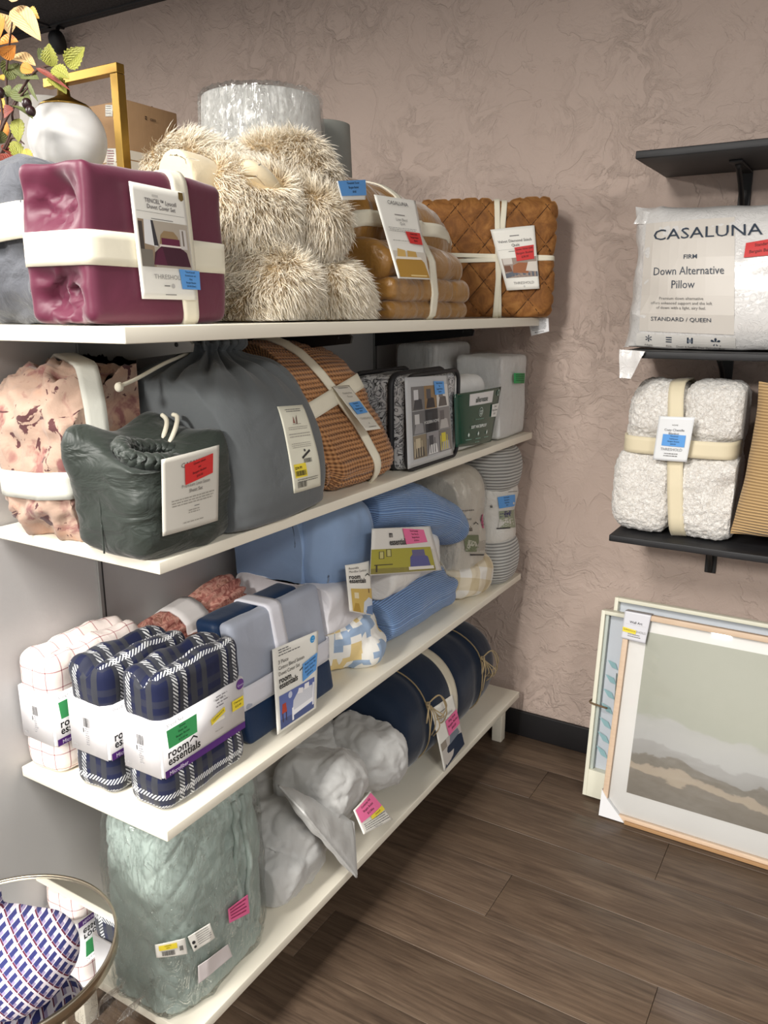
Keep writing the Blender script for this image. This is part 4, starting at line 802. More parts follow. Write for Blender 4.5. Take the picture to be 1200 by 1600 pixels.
# ================================================================== THIRD SHELF
def m_plaid():
    g = G('navy_plaid'); ux, uy = uvxy(g); P = .13
    def stripes(u, off): return g.ramp(g.math('FRACT', g.math('ADD', g.math('DIVIDE', u, P), 10 + off)), [(0, 0.), (.26, .35), (.33, 1.), (.42, .0), (.46, .35), (.53, 1.), (.61, 0.), (.68, .3), (.80, 0.), (.90, .3)], 'CONSTANT')
    a, b = stripes(ux, .1), stripes(uy, .34); tw = g.math('GREATER_THAN', g.math('FRACT', g.math('MULTIPLY', g.math('ADD', ux, uy), 1 / .0075)), .5); tw2 = g.math('GREATER_THAN', g.math('FRACT', g.math('MULTIPLY', g.math('SUBTRACT', uy, ux), 1 / .0075)), .5)
    navy, char, wh = c(13, 22, 58), c(52, 54, 62), c(214, 216, 218)
    def colr(s, mask):
        cc = g.mix(g.ramp(s, [(0, 0.), (.2, 1.)], 'CONSTANT'), navy, char); w_ = g.math('MULTIPLY', g.math('GREATER_THAN', s, .7), mask); return g.mix(w_, cc, wh)
    base = colr(a, tw); wef = g.mix(g.math('MULTIPLY', g.math('GREATER_THAN', b, .7), tw2), base, wh); wef = g.mix(g.math('MULTIPLY', g.math('MULTIPLY', g.math('GREATER_THAN', b, .2), g.math('LESS_THAN', b, .7)), .45), wef, char)
    g.set(Base_Color=wef, Roughness=.7, Sheen_Weight=.1, Specular_IOR_Level=.3); v = g.co(); g.bump(g.noise(v, 13, 3, .5, .5), .3, .008); return g.m
def m_window():
    g = G('windowpane_check'); ux, uy = uvxy(g)
    def ln(u): return g.math('LESS_THAN', g.math('FRACT', g.math('ADD', g.math('DIVIDE', u, .034), 10.3)), .06)
    k_ = g.math('MAXIMUM', ln(ux), ln(uy)); x_ = g.math('MULTIPLY', ln(ux), ln(uy)); col = g.mix(g.math('MULTIPLY', k_, .75), c(240, 228, 222), c(160, 84, 92)); col = g.mix(x_, col, c(110, 30, 44))
    g.set(Base_Color=col, Roughness=.75); g.bump(g.noise(g.co(), 16, 3, .5, .6), .4, .01); return g.m
PLAID, WPANE = m_plaid(), m_window(); SLEEVE = flat((234, 232, 234), .4, 'printed_sleeve')
def sheetset(label, x0, x1, y0, y1, top, fm, seed, z0, z1, els, lels, openfold=.02):
    t = thing('sheet_set', label, 'sheet set', ((x0 + x1) / 2, (y0 + y1) / 2, Z3), 'sheet sets in printed sleeves')
    V, F, U = softbox((x0, y0, Z3 + .002), (x1, y1, top), .022, .006); mz = 1 - np.exp(-((V[:, 2] - (z0 + z1) / 2) / .055) ** 4)
    V = shove(V, F, mz * (.006 + .005 * fbm(V, 11, 2, seed)) - .001); tp = sstep(V[:, 2], top - .03, top); xc = (x0 + x1) / 2
    V[:, 2] -= tp * openfold * np.exp(-((V[:, 0] - xc - .008 * np.sin(V[:, 1] * 30)) / .013) ** 2) ; V[:, 2] += tp * (.002 * np.sin(V[:, 1] * 70 + V[:, 0] * 40) + .005 * fbm(V, 26, 2, seed + 2)); sink(V, Z3)
    ob('folded_sheets', V, F, fm, t, U)
    S, SF, SU = softbox((x0 - .004, y0 - .004, z0), (x1 + .004, y1 + .004, z1), .004, .3, 2); N_ = np.abs(vnorm(S, SF)[:, 2]); sl = ob('paper_sleeve', S, SF, SLEEVE, t, SU)
    X = x1 + .0045; Yf = y0 - .0045
    card(t, 'sleeve_front', [(X, y0, z1), (X, y1, z1), (X, y1, z0), (X, y0, z0)], els, SLEEVE, th=.0005, n=1)
    card(t, 'sleeve_end', [(x0, Yf, z1), (x1, Yf, z1), (x1, Yf, z0), (x0, Yf, z0)], lels, SLEEVE, th=.0005, n=1)
    return t
lels = [('b', .42, .52, .60, .70), ('l', .44, .48, .58, 8, .042, (150, 150, 154)), ('r', .38, .40, .40, .48, (60, 60, 62)), ('t', .1, .1, .06, 'SKU', (170, 170, 172))]
def fels(green, yellow):
    a = (.11 / .21); e = [('t', .04, .875, .10, 'Sheet Set', (110, 108, 112), 'l', .0), ('r', .0, .0, 1, .13, (84, 36, 122)), ('t', .04, .03, .10, 'Microfiber', (226, 214, 240), 'l', .012, 1, 0)] + logo(.035, .335, .21, a)
    if green: e += [('s', [(.035, .835), (.385, .835), (.38, .50), (.05, .50)], GREEN, ['Queen', 'Sheet Set', 'Bargain Bucket', '$15.00 ea'])]
    if yellow: e += [('l', .62, .90, .80, 4, .06, (140, 138, 142)), ('s', [(.55, .56), (.73, .66), (.74, .56), (.56, .45)], YEL, ['CLEARANCE']), ('r', .56, .44, .73, .5, (240, 236, 220)), ('s', [(.83, .66), (.985, .66), (.985, .46), (.83, .46)], YEL, ['Clearance', '$12.49']), ('c', .955, .9, .10, (96, 52, 132)), ('t', .955, .87, .06, 'Queen', (220, 208, 232), 'c'), ('t', .60, .86, .05, 'Comparable', GREYT), ('t', .60, .28, .0 + .04, 'deep pocket', GREYT)]
    return e
zb0, zb1 = .704, .812
sheetset('navy plaid sheet set, the front one with yellow clearance stickers', .276, .367, -1.648, -1.437, .892, PLAID, 81, zb0, zb1, fels(True, True), lels)
sheetset('navy plaid sheet set wedged between the other two sheet sets', .147, .245, -1.660, -1.45, .886, PLAID, 84, zb0 + .004, zb1 + .002, fels(False, False) + [('b', .2, .56, .42, .7)], lels)
sheetset('white sheet set with a thin red windowpane check', .012, .104, -1.668, -1.44, .873, WPANE, 87, zb0 - .006, zb1 - .008, fels(True, False), lels, .014)
# ruffled floral rolls
g = G('rose_print'); v = g.co(); n1 = g.noise(v, 38, 4, .6, 1.5); g.set(Base_Color=g.ramp(n1, [(.35, c(128, 70, 64)), (.46, c(176, 116, 104)), (.55, c(206, 158, 142)), (.66, c(150, 100, 84))]), Roughness=.9); g.bump(g.noise(v, 55, 3), .4, .006); ROSE = g.m
PB = flat((214, 210, 208), .5, 'paper_band')
for lab, x0_, z0_, R_, ya, yb, rz_, sd_ in (('ruffled rose print roll in a paper band, topmost at the back', .068, .745, .05, -1.425, -1.11, .0, 91), ('rose print roll in a paper band beside the grey duvet set', .160, .690, .038, -1.40, -1.13, .0, 95), ('rose print roll lying under the ruffled roll at the back', .058, .690, .042, -1.415, -1.13, .0, 97), ('rose print roll lying lowest behind the grey duvet set', .158, .690, .042, -1.41, -1.13, .0, 98)):
    t = thing('fabric_roll', lab, 'bedding', (x0_, (ya + yb) / 2, Z3), 'rose print rolls')
    V, F, U = loft([(ya, x0_, z0_, .01, .01, 2), (ya + .004, x0_, z0_, R_ * .95, R_ * .95, 2), (ya + .1, x0_, z0_, R_ * 1.08, R_ * 1.05, 2), ((ya + yb) / 2 - .02, x0_, z0_, R_ * .88, R_ * .86, 2), (yb - .1, x0_, z0_, R_ * 1.1, R_ * 1.08, 2), (yb - .01, x0_, z0_, R_ * 1.0, R_, 2), (yb, x0_, z0_, .01, .01, 2)], 'y', 96, 80)
    an = np.arctan2(V[:, 2] - z0_, V[:, 0] - x0_); V = shove(V, F, .005 * fbm(V, 14, 2, sd_) + (.006 if sd_ == 91 else .002) * np.sin(an * 14 + 3 * fbm(V * (1, .4, 1), 9, 1, sd_))); 
    zr_ = Z3 + {91: .098, 95: .104, 97: .001, 98: .001}[sd_]
    if sd_ == 91: V = rot(V, 'X', .14, (x0_, (ya + yb) / 2, z0_))
    V[:, 2] -= V[:, 2].min() - zr_; fit(V, x0=.009 if sd_ != 95 else .124, x1=.118 if sd_ == 91 else 9, y0=-1.432, y1=-1.1)
    V = rotz(V, rz_, (x0_, (ya + yb) / 2, 0)); ob('rolled_fabric', V, F, ROSE, t, U); mc = V.mean(0)
    band('paper_band', bvh((V, F)), mc + (0, -.02, 0), (0, 1, .14 if sd_ == 91 else 0), .07, PB, t, off=.003)
# grey and navy duvet cover set
t = thing('duvet_cover_set', 'flat light grey and navy duvet cover set with white ribbon and card', 'bedding', (.31, -1.24, Z3))
NAVY = fabric('navy_sateen', (16, 42, 74), .5, .2, 1500, .05, .1, (10, .12, .008)); LG = fabric('light_grey_sateen', (160, 166, 180), .5, .2, 1500, .05, .05, (10, .14, .008))
a1, a2 = -1.398, -1.092
def lean(V): V[:, 0] -= .045 * np.clip((V[:, 2] - Z3) / .26, 0, 1.2); return V
V, F, U = softbox((.255, a1 - .005, Z3 + .002), (.318, a2 - .03, .888), .014, .01); V = lean(shove(V, F, .003 * fbm(V, 9, 2, 101))); sink(V, Z3); ob('folded_back', V, F, NAVY, t, U); p1_ = (V, F)
V, F, U = softbox((.318, a1, .706), (.352, a2, .888), .012, .01); V = lean(shove(V, F, .003 * fbm(V, 9, 2, 102))); ob('folded_front', V, F, LG, t, U); p2_ = (V, F)
V, F, U = softbox((.316, a1, Z3 + .002), (.352, a2, .712), .012, .01); V = lean(shove(V, F, .003 * fbm(V, 9, 2, 103))); sink(V, Z3); ob('folded_front', V, F, NAVY, t, U); p3_ = (V, F)
RIB = fabric('lavender_white_ribbon', (214, 214, 222), .75, .1, 1200, .08, .03, (14, .1, .006)); tr = bvh(p1_, p2_, p3_)
band('ribbon', tr, (.295, -1.24, .735), (.0, 0, 1), .052, RIB, t); band('ribbon', tr, (.295, -1.255, .75), (0, 1, 0), .042, RIB, t, off=.003)
els = [('l', .1, .955, .4, 2, .03, (90, 90, 92)), ('l', .1, .89, .6, 1, .03, (90, 90, 92)), ('t', .09, .795, .066, '3 Piece', DARKT), ('t', .09, .725, .066, 'Cotton Blend Sateen', DARKT, 'l', 0, .9), ('t', .09, .655, .066, 'Duvet Cover Set', DARKT, 'l', 0, .9)] + logo(.09, .565, .105, 1.9) + [('c', .86, .92, .048, (40, 150, 214)), ('t', .86, .925, .024, 'Full', (210, 232, 246), 'c'), ('t', .86, .895, .024, 'Queen', (210, 232, 246), 'c'),
       ('r', .08, .03, .92, .42, (92, 108, 168)), ('p', [(.08, .03), (.92, .03), (.92, .1), (.08, .14)], (70, 84, 130)), ('c', .33, .37, .04, (196, 202, 222)), ('p', [(.36, .12), (.88, .16), (.86, .34), (.52, .36), (.4, .28)], (206, 208, 216)), ('p', [(.36, .1), (.9, .13), (.9, .18), (.36, .16)], (236, 236, 240)), ('r', .36, .05, .4, .2, (236, 236, 240)), ('r', .87, .08, .91, .36, (230, 230, 236)), ('p', [(.5, .33), (.62, .31), (.64, .37), (.53, .39)], (236, 234, 236)), ('p', [(.66, .33), (.78, .33), (.78, .4), (.67, .4)], (236, 234, 236)), ('p', [(.12, .2), (.24, .2), (.22, .31), (.14, .31)], (176, 62, 40)), ('r', .13, .1, .15, .2, (60, 40, 50)), ('r', .21, .1, .23, .2, (60, 40, 50)),
       ('s', [(.62, .66), (.97, .72), (.95, .50), (.62, .44)], BLUE, ['Room Essentials', 'Duvet Cover Set', 'Bargain Bucket', '$20.00 ea'])]
card(t, 'product_card', [W(425, 1015, x=.335), W(497, 985, x=.335), W(494, 1106, x=.378), W(433, 1148, x=.378)], els)
# blue, white and patchwork comforter
SKY = fabric('sky_blue_microfibre', (136, 160, 194), .7, .2, 1200, .05, .06, (9, .2, .012)); WHT = fabric('white_microfibre', (222, 220, 224), .7, .15, 1200, .05, .03, (11, .3, .012))
g = G('patchwork_print'); v = g.co('Object', (1, 1, 1), (0, .0, 0)); vs = g.n('ShaderNodeVectorMath', {0: v, 1: (.017, .017, .017)}, operation='SNAP'); w_ = g.noise(vs, 16, 1, .5); w2_ = g.noise(vs, 11, 1, .5, out=0); col = g.ramp(w_, [(0, c(156, 178, 206)), (.40, c(150, 172, 200)), (.43, c(236, 234, 228)), (.57, c(236, 234, 228)), (.60, c(224, 200, 142)), (1, c(214, 186, 120))], 'CONSTANT'); g.set(Base_Color=col, Roughness=.75); g.bump(g.noise(g.co(), 12, 3, .5, .8), .4, .012); PATCH = g.m
t = thing('folded_comforter', 'sky blue comforter roll with white band and patchwork print end', 'comforter', (.2, -1.03, Z3), 'comforters on the third shelf')
pu_ = [superq((.15, -1.05, .94), (.105, .09, .115), 3.4, 30), superq((.215, -.955, .945), (.115, .12, .112), 3.2, 30)]
for i_, s_ in enumerate(pu_):
    V = shove(s_[0], s_[1], .007 * fbm(s_[0], 8, 2, 111 + i_) + .006 * (ridge(s_[0] * (1, 1, .6), 9, 2, 113, 1.5) - .4)); m2 = sstep(V[:, 2], 1.03, 1.06) * np.exp(-(((V[:, 0] - (.215 if i_ else .15)) / .06) ** 2 + ((V[:, 1] + (.955 if i_ else 1.05)) / .06) ** 2)); V[:, 2] -= .03 * m2; fit(V, x0=.012, y0=-1.082, y1=-.852); ob('rolled_top', V, s_[1], SKY, t, s_[2])
V, F = remesh([superq((.22, -.955, 1.032), (.075, .08, .022), 2.4, 20)], .006, 4); V = shove(V, F, .008 * ridge(V, 16, 2, 117, 1.5) + .004 * fbm(V, 20, 2, 118)); ob('inner_lining', V, F, PATCH, t, boxuv(V, F))
V, F, U = loft([(.755, .19, -1.0, .05, .08, 3), (.757, .19, -1.0, .135, .155, 3.2), (.80, .19, -1.0, .140, .16, 3.2), (.865, .19, -1.0, .138, .16, 3.2), (.868, .19, -1.0, .05, .08, 3)], 'z', 110, 40); V = shove(V, F, .006 * fbm(V * (1, 1, .6), 9, 2, 121) + .003 * ridge(V * (1, 1, .4), 12, 2, 122)); fit(V, x0=.012, y0=-1.085, y1=-.85); ob('paper_band', V, F, WHT, t, U); trb = bvh((V, F))
V, F = remesh([superq((.255, -.955, .705), (.10, .105, .075), 2.6, 20), superq((.13, -1.03, .70), (.11, .11, .07), 2.8, 20), superq((.315, -.92, .672), (.06, .075, .046), 2.4, 16, rz=.3), superq((.25, -1.0, .72), (.075, .10, .09), 2.5, 18)], .006, 6); V = shove(V, F, .007 * fbm(V, 11, 2, 124) + .005 * (ridge(V, 10, 2, 125, 1.5) - .4)); sink(V, Z3); fit(V, x0=.012, y0=-1.085, y1=-.85); ob('patchwork_end', V, F, PATCH, t, boxuv(V, F))
els = [('t', .08, .90, .062, 'Reversible', DARKT), ('t', .08, .83, .062, 'Microfiber Comforter', DARKT, 'l', 0, .92)] + logo(.06, .70, .135, 2.0) + [('r', .1, .02, 1.0, .50, (206, 176, 96)), ('p', [(.5, .02), (1, .02), (1, .3), (.8, .34), (.56, .24)], (206, 214, 226)), ('p', [(.62, .02), (1, .02), (1, .2), (.7, .16)], (96, 128, 176)), ('r', .2, .3, .36, .42, (226, 214, 180)), ('p', [(.12, .02), (.4, .02), (.34, .2), (.2, .2)], (176, 142, 60)), ('r', .8, .42, .86, .5, (120, 92, 50))]
card(t, 'product_card', [W(539, 883, x=.355), W(577, 876, x=.365), W(582, 962, x=.375), W(546, 955, x=.365)], els, bow=.006)
# ribbed blue comforter
def m_rib(name, lo, hi, pitch, ax=1, sh=.4):
    g = G(name); o = g.co('UV'); s_ = g.sep(o)[ax]; w_ = g.math('ADD', g.math('MULTIPLY', g.math('SINE', g.math('MULTIPLY', g.math('ADD', s_, g.math('MULTIPLY', g.noise(g.co(), 9, 2), .006)), 2 * math.pi / pitch)), .5), .5)
    g.set(Base_Color=g.ramp(w_, [(.1, c(*lo)), (.75, c(*hi))]), Roughness=.8, Sheen_Weight=.25); g.bump(w_, .8, sh * .008); return g.m
RB = m_rib('blue_corduroy', (92, 124, 172), (134, 166, 212), .0075)
t = thing('folded_comforter', 'cornflower blue ribbed comforter in a printed wrap', 'comforter', (.25, -.67, Z3), 'comforters on the third shelf')
V, F, U = loft([(-.865, .24, .70, .05, .03, 2.4), (-.85, .235, .702, .12, .062, 2.4), (-.75, .235, .705, .135, .074, 2.4), (-.6, .235, .703, .138, .074, 2.4), (-.47, .24, .695, .125, .065, 2.3), (-.435, .24, .69, .09, .04, 2.2), (-.425, .24, .69, .03, .015, 2)], 'y', 100, 84); an = np.arctan2(V[:, 2] - .70, V[:, 0] - .235); V = shove(V, F, .006 * fbm(V, 9, 2, 131) + .006 * np.exp(-((V[:, 1] + .45) / .05) ** 2) * np.sin(an * 13)); sink(V, Z3); fit(V, y0=-.842, y1=-.458); UU = U[..., ::-1].copy(); ob('lower_fold', V, F, RB, t, UU)
V, F, U = softbox((.11, -.875, .765), (.362, -.53, .905), .055, .01); V = shove(V, F, .008 * fbm(V, 8, 2, 133)); fit(V, y0=-.842); ob('plastic_band', V, F, fabric('white_printed_film', (226, 224, 220), .35, .0, 800, .02, .03, (14, .4, .012)), t, U); trw = bvh((V, F))
V, F, U = loft([(-.86, .20, 1.005, .04, .02, 2.2), (-.85, .20, 1.005, .11, .062, 2.3), (-.77, .215, 1.00, .135, .070, 2.4), (-.65, .24, .975, .138, .072, 2.4), (-.54, .265, .93, .13, .068, 2.3), (-.47, .285, .885, .11, .058, 2.2), (-.44, .29, .86, .06, .03, 2.1), (-.435, .29, .86, .02, .01, 2)], 'y', 100, 90); V = shove(V, F, .008 * fbm(V, 8, 2, 135) + .003 * ridge(V * (1, 3, 1), 7, 1, 136)); fit(V, y0=-.842, y1=-.456); ob('upper_fold', V, F, RB, t, U[..., ::-1].copy())
els = [('t', -.02, .70, .20, 'room', DARKT, 'l', .02)[:0] or ('t', .30, .80, .19, 'm', DARKT, 'r', .025), ('t', .52, .63, .19, 'essentials', DARKT, 'r', .025), ('r', .0, .02, .90, .55, (172, 166, 58)), ('p', [(.0, .02), (.9, .02), (.9, .12), (.0, .14)], (140, 132, 60)), ('p', [(.52, .06), (.84, .06), (.82, .34), (.74, .4), (.58, .4), (.54, .34)], (84, 88, 150)), ('r', .58, .36, .78, .5, (96, 96, 140)), ('p', [(.5, .06), (.88, .06), (.88, .13), (.5, .13)], (236, 232, 224)), ('r', .1, .34, .17, .5, (60, 58, 40)), ('r', .11, .35, .16, .49, (196, 190, 120)), ('r', .2, .38, .27, .54, (60, 58, 40)), ('r', .21, .39, .26, .53, (196, 190, 120)), ('r', .04, .2, .28, .22, (60, 50, 40)), ('r', .06, .06, .08, .2, (60, 50, 40)), ('r', .9, .02, .94, .5, (210, 208, 200)), ('s', [(.47, .98), (.84, .93), (.86, .66), (.50, .63)], PINK, ['Room Essentials', 'Twin-Twin XL', 'Bargain Bucket', '$15.00 ea'])]
card(t, 'printed_wrap', [W(581, 826, x=.368), W(672, 822, x=.368), W(690, 891, x=.378), W(578, 899, x=.378)], els, flat((228, 226, 220), .35), bow=.001)
# cream check comforter
CRM = fabric('ivory_microfibre', (222, 216, 204), .7, .15, 1200, .05, .04, (10, .3, .014))
g = G('buffalo_check'); o_ = g.sep(g.co('Object', (1, 1, 1), (.35, .2, .5))); f_ = lambda s_: g.math('LESS_THAN', g.math('FRACT', g.math('ADD', g.math('DIVIDE', s_, .075), 10)), .5); k_ = g.math('ADD', f_(o_[1]), f_(o_[2])); g.set(Base_Color=g.ramp(g.math('MULTIPLY', k_, .5), [(0, c(234, 230, 222)), (.4, c(222, 210, 186)), (.9, c(206, 190, 156))], 'CONSTANT'), Roughness=.75); g.bump(g.noise(g.co(), 10, 3, .5, .8), .45, .014); CHK = g.m
t = thing('folded_comforter', 'ivory comforter with a tan check end in a clear printed wrap', 'comforter', (.26, -.36, Z3), 'comforters on the third shelf')
V, F = remesh([superq((.29, -.335, .695), (.105, .125, .068), 2.5, 20, rz=-.1), superq((.22, -.40, .71), (.10, .12, .075), 2.6, 18)], .006, 5); V = shove(V, F, .007 * fbm(V, 10, 2, 141) + .006 * (ridge(V, 9, 2, 142, 1.5) - .4)); sink(V, Z3); fit(V, y0=-.448, y1=-.250); ob('check_end', V, F, CHK, t, boxuv(V, F))
V, F = remesh([superq((.25, -.355, .93), (.125, .125, .12), 2.6, 20), superq((.27, -.35, .81), (.11, .112, .12), 2.6, 20), superq((.18, -.44, .94), (.10, .13, .10), 2.5, 18)], .006, 6); V = shove(V, F, .007 * fbm(V, 9, 2, 144) + .006 * (ridge(V * (1, 1, .5), 10, 2, 145, 1.5) - .4)); fit(V, y0=-.446, y1=-.252); ob('folded_body', V, F, CRM, t, boxuv(V, F)); trc = bvh((V, F))
V2 = fit(shove(V, F, .004 + .004 * ridge(V, 15, 2, 146, 2)), y0=-.451, y1=-.247); ob('plastic_wrap', V2, F, FILM, t)
els = [('l', .05, .95, .6, 1, .06, GREYT), ('t', .02, .84, .07, 'Reversible', DARKT), ('t', .02, .76, .07, 'Microfiber Comforter', DARKT, 'l', 0, .85)] + logo(.02, .62, .15, 1.3) + [('r', .1, .08, .62, .44, (120, 132, 96)), ('p', [(.1, .08), (.62, .08), (.5, .3), (.25, .34)], (206, 206, 190)), ('p', [(.5, .1), (.95, .12), (.95, .34), (.6, .3)], (190, 184, 172)), ('r', .25, .0, .9, .035, (40, 40, 42)), ('s', [(.78, .84), (.99, .85), (.99, .60), (.80, .60)], PINK, ['Full', 'Bargain', '$15.00'])]
card(t, 'printed_wrap', [W(714, 795, x=.38), W(762, 793, x=.38), W(765, 868, x=.38), W(724, 868, x=.38)], els, flat((220, 218, 212), .3), proj=trc, pdir=(1.0, -2.15, .65), base=False, lift=.006)
# grey ribbed comforter
RG = m_rib('grey_corduroy', (128, 128, 126), (196, 196, 192), .0105)
t = thing('folded_comforter', 'pale grey ribbed comforter roll standing in the corner', 'comforter', (.29, -.14, Z3), 'comforters on the third shelf')
for nm, z0_, z1_, sd_ in (('lower_fold', Z3, .79, 151), ('upper_fold', .935, 1.085, 152)):
    h_ = z1_ - z0_; V, F, U = loft([(z0_ + .001, .30, -.14, .05, .05, 2.4), (z0_ + .004, .30, -.14, .095, .088, 2.6), (z0_ + h_ * .3, .302, -.14, .112, .10, 2.6), (z0_ + h_ * .7, .302, -.14, .111, .10, 2.6), (z1_ - .006, .30, -.14, .09, .085, 2.5), (z1_, .30, -.14, .04, .04, 2.2)], 'z', 90, 60); V = shove(V, F, .004 * fbm(V, 9, 2, sd_)); fit(V, y0=-.242, y1=-.016); sink(V, z0_); ob(nm, V, F, RG, t, U)
V, F, U = loft([(.775, .30, -.14, .06, .06, 2.4), (.78, .30, -.14, .098, .09, 2.6), (.86, .30, -.14, .094, .087, 2.6), (.945, .30, -.14, .098, .09, 2.6), (.95, .30, -.14, .05, .05, 2.4)], 'z', 90, 40); V = shove(V, F, .004 * ridge(V * (1, 1, .5), 13, 2, 153, 1.5)); V[:, 1] = np.minimum(V[:, 1], -.016); ob('printed_band', V, F, fabric('white_printed_film_b', (216, 214, 208), .4, 0, 800, .02, .03, (18, .4, .01)), t, U); trr = bvh((V, F))
els = [('t', .11, .56, .10, 'ials', DARKT, 'r', .025), ('r', .5, .86, .72, .875, GREYT), ('c', .78, .88, .05, (60, 140, 206)), ('r', .25, .06, .82, .46, (148, 156, 132)), ('p', [(.26, .3), (.55, .32), (.55, .46), (.28, .44)], (50, 52, 96)), ('p', [(.2, .08), (.6, .12), (.58, .3), (.24, .28)], (206, 204, 198)), ('r', .16, .05, .5, .08, (40, 40, 44)), ('r', .66, .06, .8, .46, (190, 194, 180)), ('s', [(.24, .78), (.66, .80), (.66, .54), (.26, .52)], BLUE, ['Room Essentials', 'King Comforter', 'Bargain Bucket', '$20.00'])]
card(t, 'printed_label', [W(760, 762, x=.40), W(824, 757, x=.40), W(826, 826, x=.40), W(766, 832, x=.40)], els, flat((226, 224, 218), .4), proj=trr, pdir=(1.04, -2.38, .65), base=False, lift=.0015)
# ================================================================== BOTTOM SHELF
SAGE = fabric('sage_quilt_cotton', (172, 186, 180), .6, .2, 1000, .05, .06, (12, .2, .012))
t = thing('bagged_quilt', 'sage green quilt folded upright inside a clear plastic bag', 'quilt', (.22, -1.56, Z4))
V, F, U = loft([(Z4 + .002, .28, -1.53, .05, .06, 3), (Z4 + .005, .28, -1.53, .092, .135, 4), (.23, .28, -1.53, .098, .142, 4), (.36, .28, -1.53, .099, .144, 4), (.48, .28, -1.528, .098, .143, 4), (.565, .278, -1.525, .096, .141, 3.8), (.592, .276, -1.523, .08, .125, 3.2), (.597, .275, -1.52, .03, .05, 2.4)], 'z', 150, 110)
x, y, z = V.T; an = U; s = .075; P_ = np.arctan2(y + 1.53, x - .28) * .15; d1 = np.abs(((P_ + z) / s) % 1 - .5) * 2; d2 = np.abs(((P_ - z) / s) % 1 - .5) * 2; q = np.clip(np.minimum(1 - d1, 1 - d2) * 3, 0, 1) ** .6
fold = np.exp(-((y + 1.49 + .02 * np.sin(z * 14)) / .008) ** 2) * (x > .3) * sstep(z, .3, .4); lay = .006 * np.sin(z * 60) * np.exp(-((z - .53) / .04) ** 2) * (y > -1.5)
V = shove(V, F, .005 * (q - .7) + .008 * fbm(V, 7, 2, 201) - .022 * fold + lay); V[:, 2] = np.maximum(V[:, 2], Z4 + .001); ob('folded_quilt', V, F, SAGE, t, U); trs = bvh((V, F))
for k_, yy in enumerate((-1.485, -1.460)):
    tb = [trs.ray_cast(Vector((1, yy + .004 * math.sin(zz * 20), zz)), Vector((-1, 0, 0)))[0] for zz in np.linspace(.28, .57, 12)]; tb = tube([np.array(p) + (.003, 0, 0) for p in tb], .006, 8); ob('folded_edge', tb[0], tb[1], SAGE, t)
def m_bag():
    g = G('clear_bag_film'); v = g.co('Object', (1, 1, .35)); n1 = g.noise(v, 16, 4, .55, 1.4); n2 = g.ramp(g.noise(v, 34, 3, .6, 2.2), [(.44, 0.), (.5, 1.), (.56, .1)])
    bu = g.n('ShaderNodeBump', {'Height': g.math('ADD', n1, g.math('MULTIPLY', n2, .35)), 'Strength': .8, 'Distance': .012}); fr = g.n('ShaderNodeFresnel', {'IOR': 1.38, 'Normal': bu}); gl = g.n('ShaderNodeBsdfGlossy', {'Color': (1, 1, 1, 1), 'Roughness': .07, 'Normal': bu}); tp = g.n('ShaderNodeBsdfTransparent', {'Color': (.99, .995, .99, 1)})
    mx = g.n('ShaderNodeMixShader', {0: g.math('ADD', g.math('MULTIPLY', fr, .65), .022), 1: tp, 2: gl}); g.t.links.new(mx, g.o.inputs[0]); return g.m
BAG = m_bag()
V2, F2, U2 = loft([(Z4 + .001, .28, -1.53, .07, .07, 3), (Z4 + .003, .28, -1.53, .098, .143, 3.6), (.24, .28, -1.53, .108, .153, 3.6), (.38, .28, -1.53, .110, .156, 3.5), (.49, .28, -1.528, .108, .154, 3.5), (.572, .278, -1.525, .105, .151, 3.4), (.601, .276, -1.523, .09, .135, 3.0), (.606, .275, -1.52, .03, .05, 2.4)], 'z', 170, 120)
V2 = shove(V2, F2, .006 * (ridge(V2 * (1, 1, .45), 9, 2, 203, 2.2) - .2) + .003 * fbm(V2, 14, 2, 204)); V2[:, 2] = np.maximum(V2[:, 2], Z4 + .0008); fit(V2, x0=.012, y1=-1.370); ob('plastic_bag', V2, F2, BAG, t, U2)
# loose tail of the bag hanging off the shelf end
uu, vv = np.meshgrid(np.linspace(0, 1, 26), np.linspace(0, 1, 18), indexing='ij'); P = np.stack([.20 + .13 * uu + .01 * np.sin(vv * 9), -1.69 - .085 * vv - .018 * np.sin(uu * 11 + vv * 3), Z4 + .075 - .10 * vv + .022 * np.sin(uu * 14 + vv * 4)], 2).reshape(-1, 3); P[:, 2] = np.where(P[:, 1] > -1.675, np.maximum(P[:, 2], Z4 + .002), P[:, 2])
Fq = [(i * 18 + j, i * 18 + j + 1, (i + 1) * 18 + j + 1, (i + 1) * 18 + j) for i in range(25) for j in range(17)]; ob('bag_tail', P, Fq, BAG, t)
def onbag(pts): return [W(*p, x=.385) for p in pts]
tb_ = bvh((V2, F2)); pd_ = (1.0, -1.0, 1.05)
card(t, 'price_tag', onbag(((356, 1420), (387, 1397), (390, 1426), (358, 1442))), [('l', .1, .8, .9, 4, .2, (150, 50, 90))], flat(PINK, .5), proj=tb_, pdir=pd_, lift=.003)
card(t, 'product_label', onbag(((238, 1482), (289, 1466), (293, 1491), (241, 1503))), [('s', [(.12, .85), (.72, .85), (.72, .5), (.12, .5)], YEL, ['CLEARANCE', '$24.99']), ('b', .2, .1, .62, .42), ('b', .78, .3, .9, .6)], proj=tb_, pdir=pd_, lift=.003)
card(t, 'product_label', onbag(((293, 1464), (328, 1441), (336, 1464), (303, 1487))), [('l', .3, .85, .95, 6, .13, (150, 148, 146)), ('c', .14, .5, .1, (50, 50, 52)), ('c', .14, .22, .08, (50, 50, 52))], proj=tb_, pdir=pd_, lift=.004)
card(t, 'paper_slip', onbag(((309, 1509), (356, 1474), (363, 1493), (310, 1537))), [], flat((214, 206, 206), .6), proj=tb_, pdir=pd_, lift=.003)
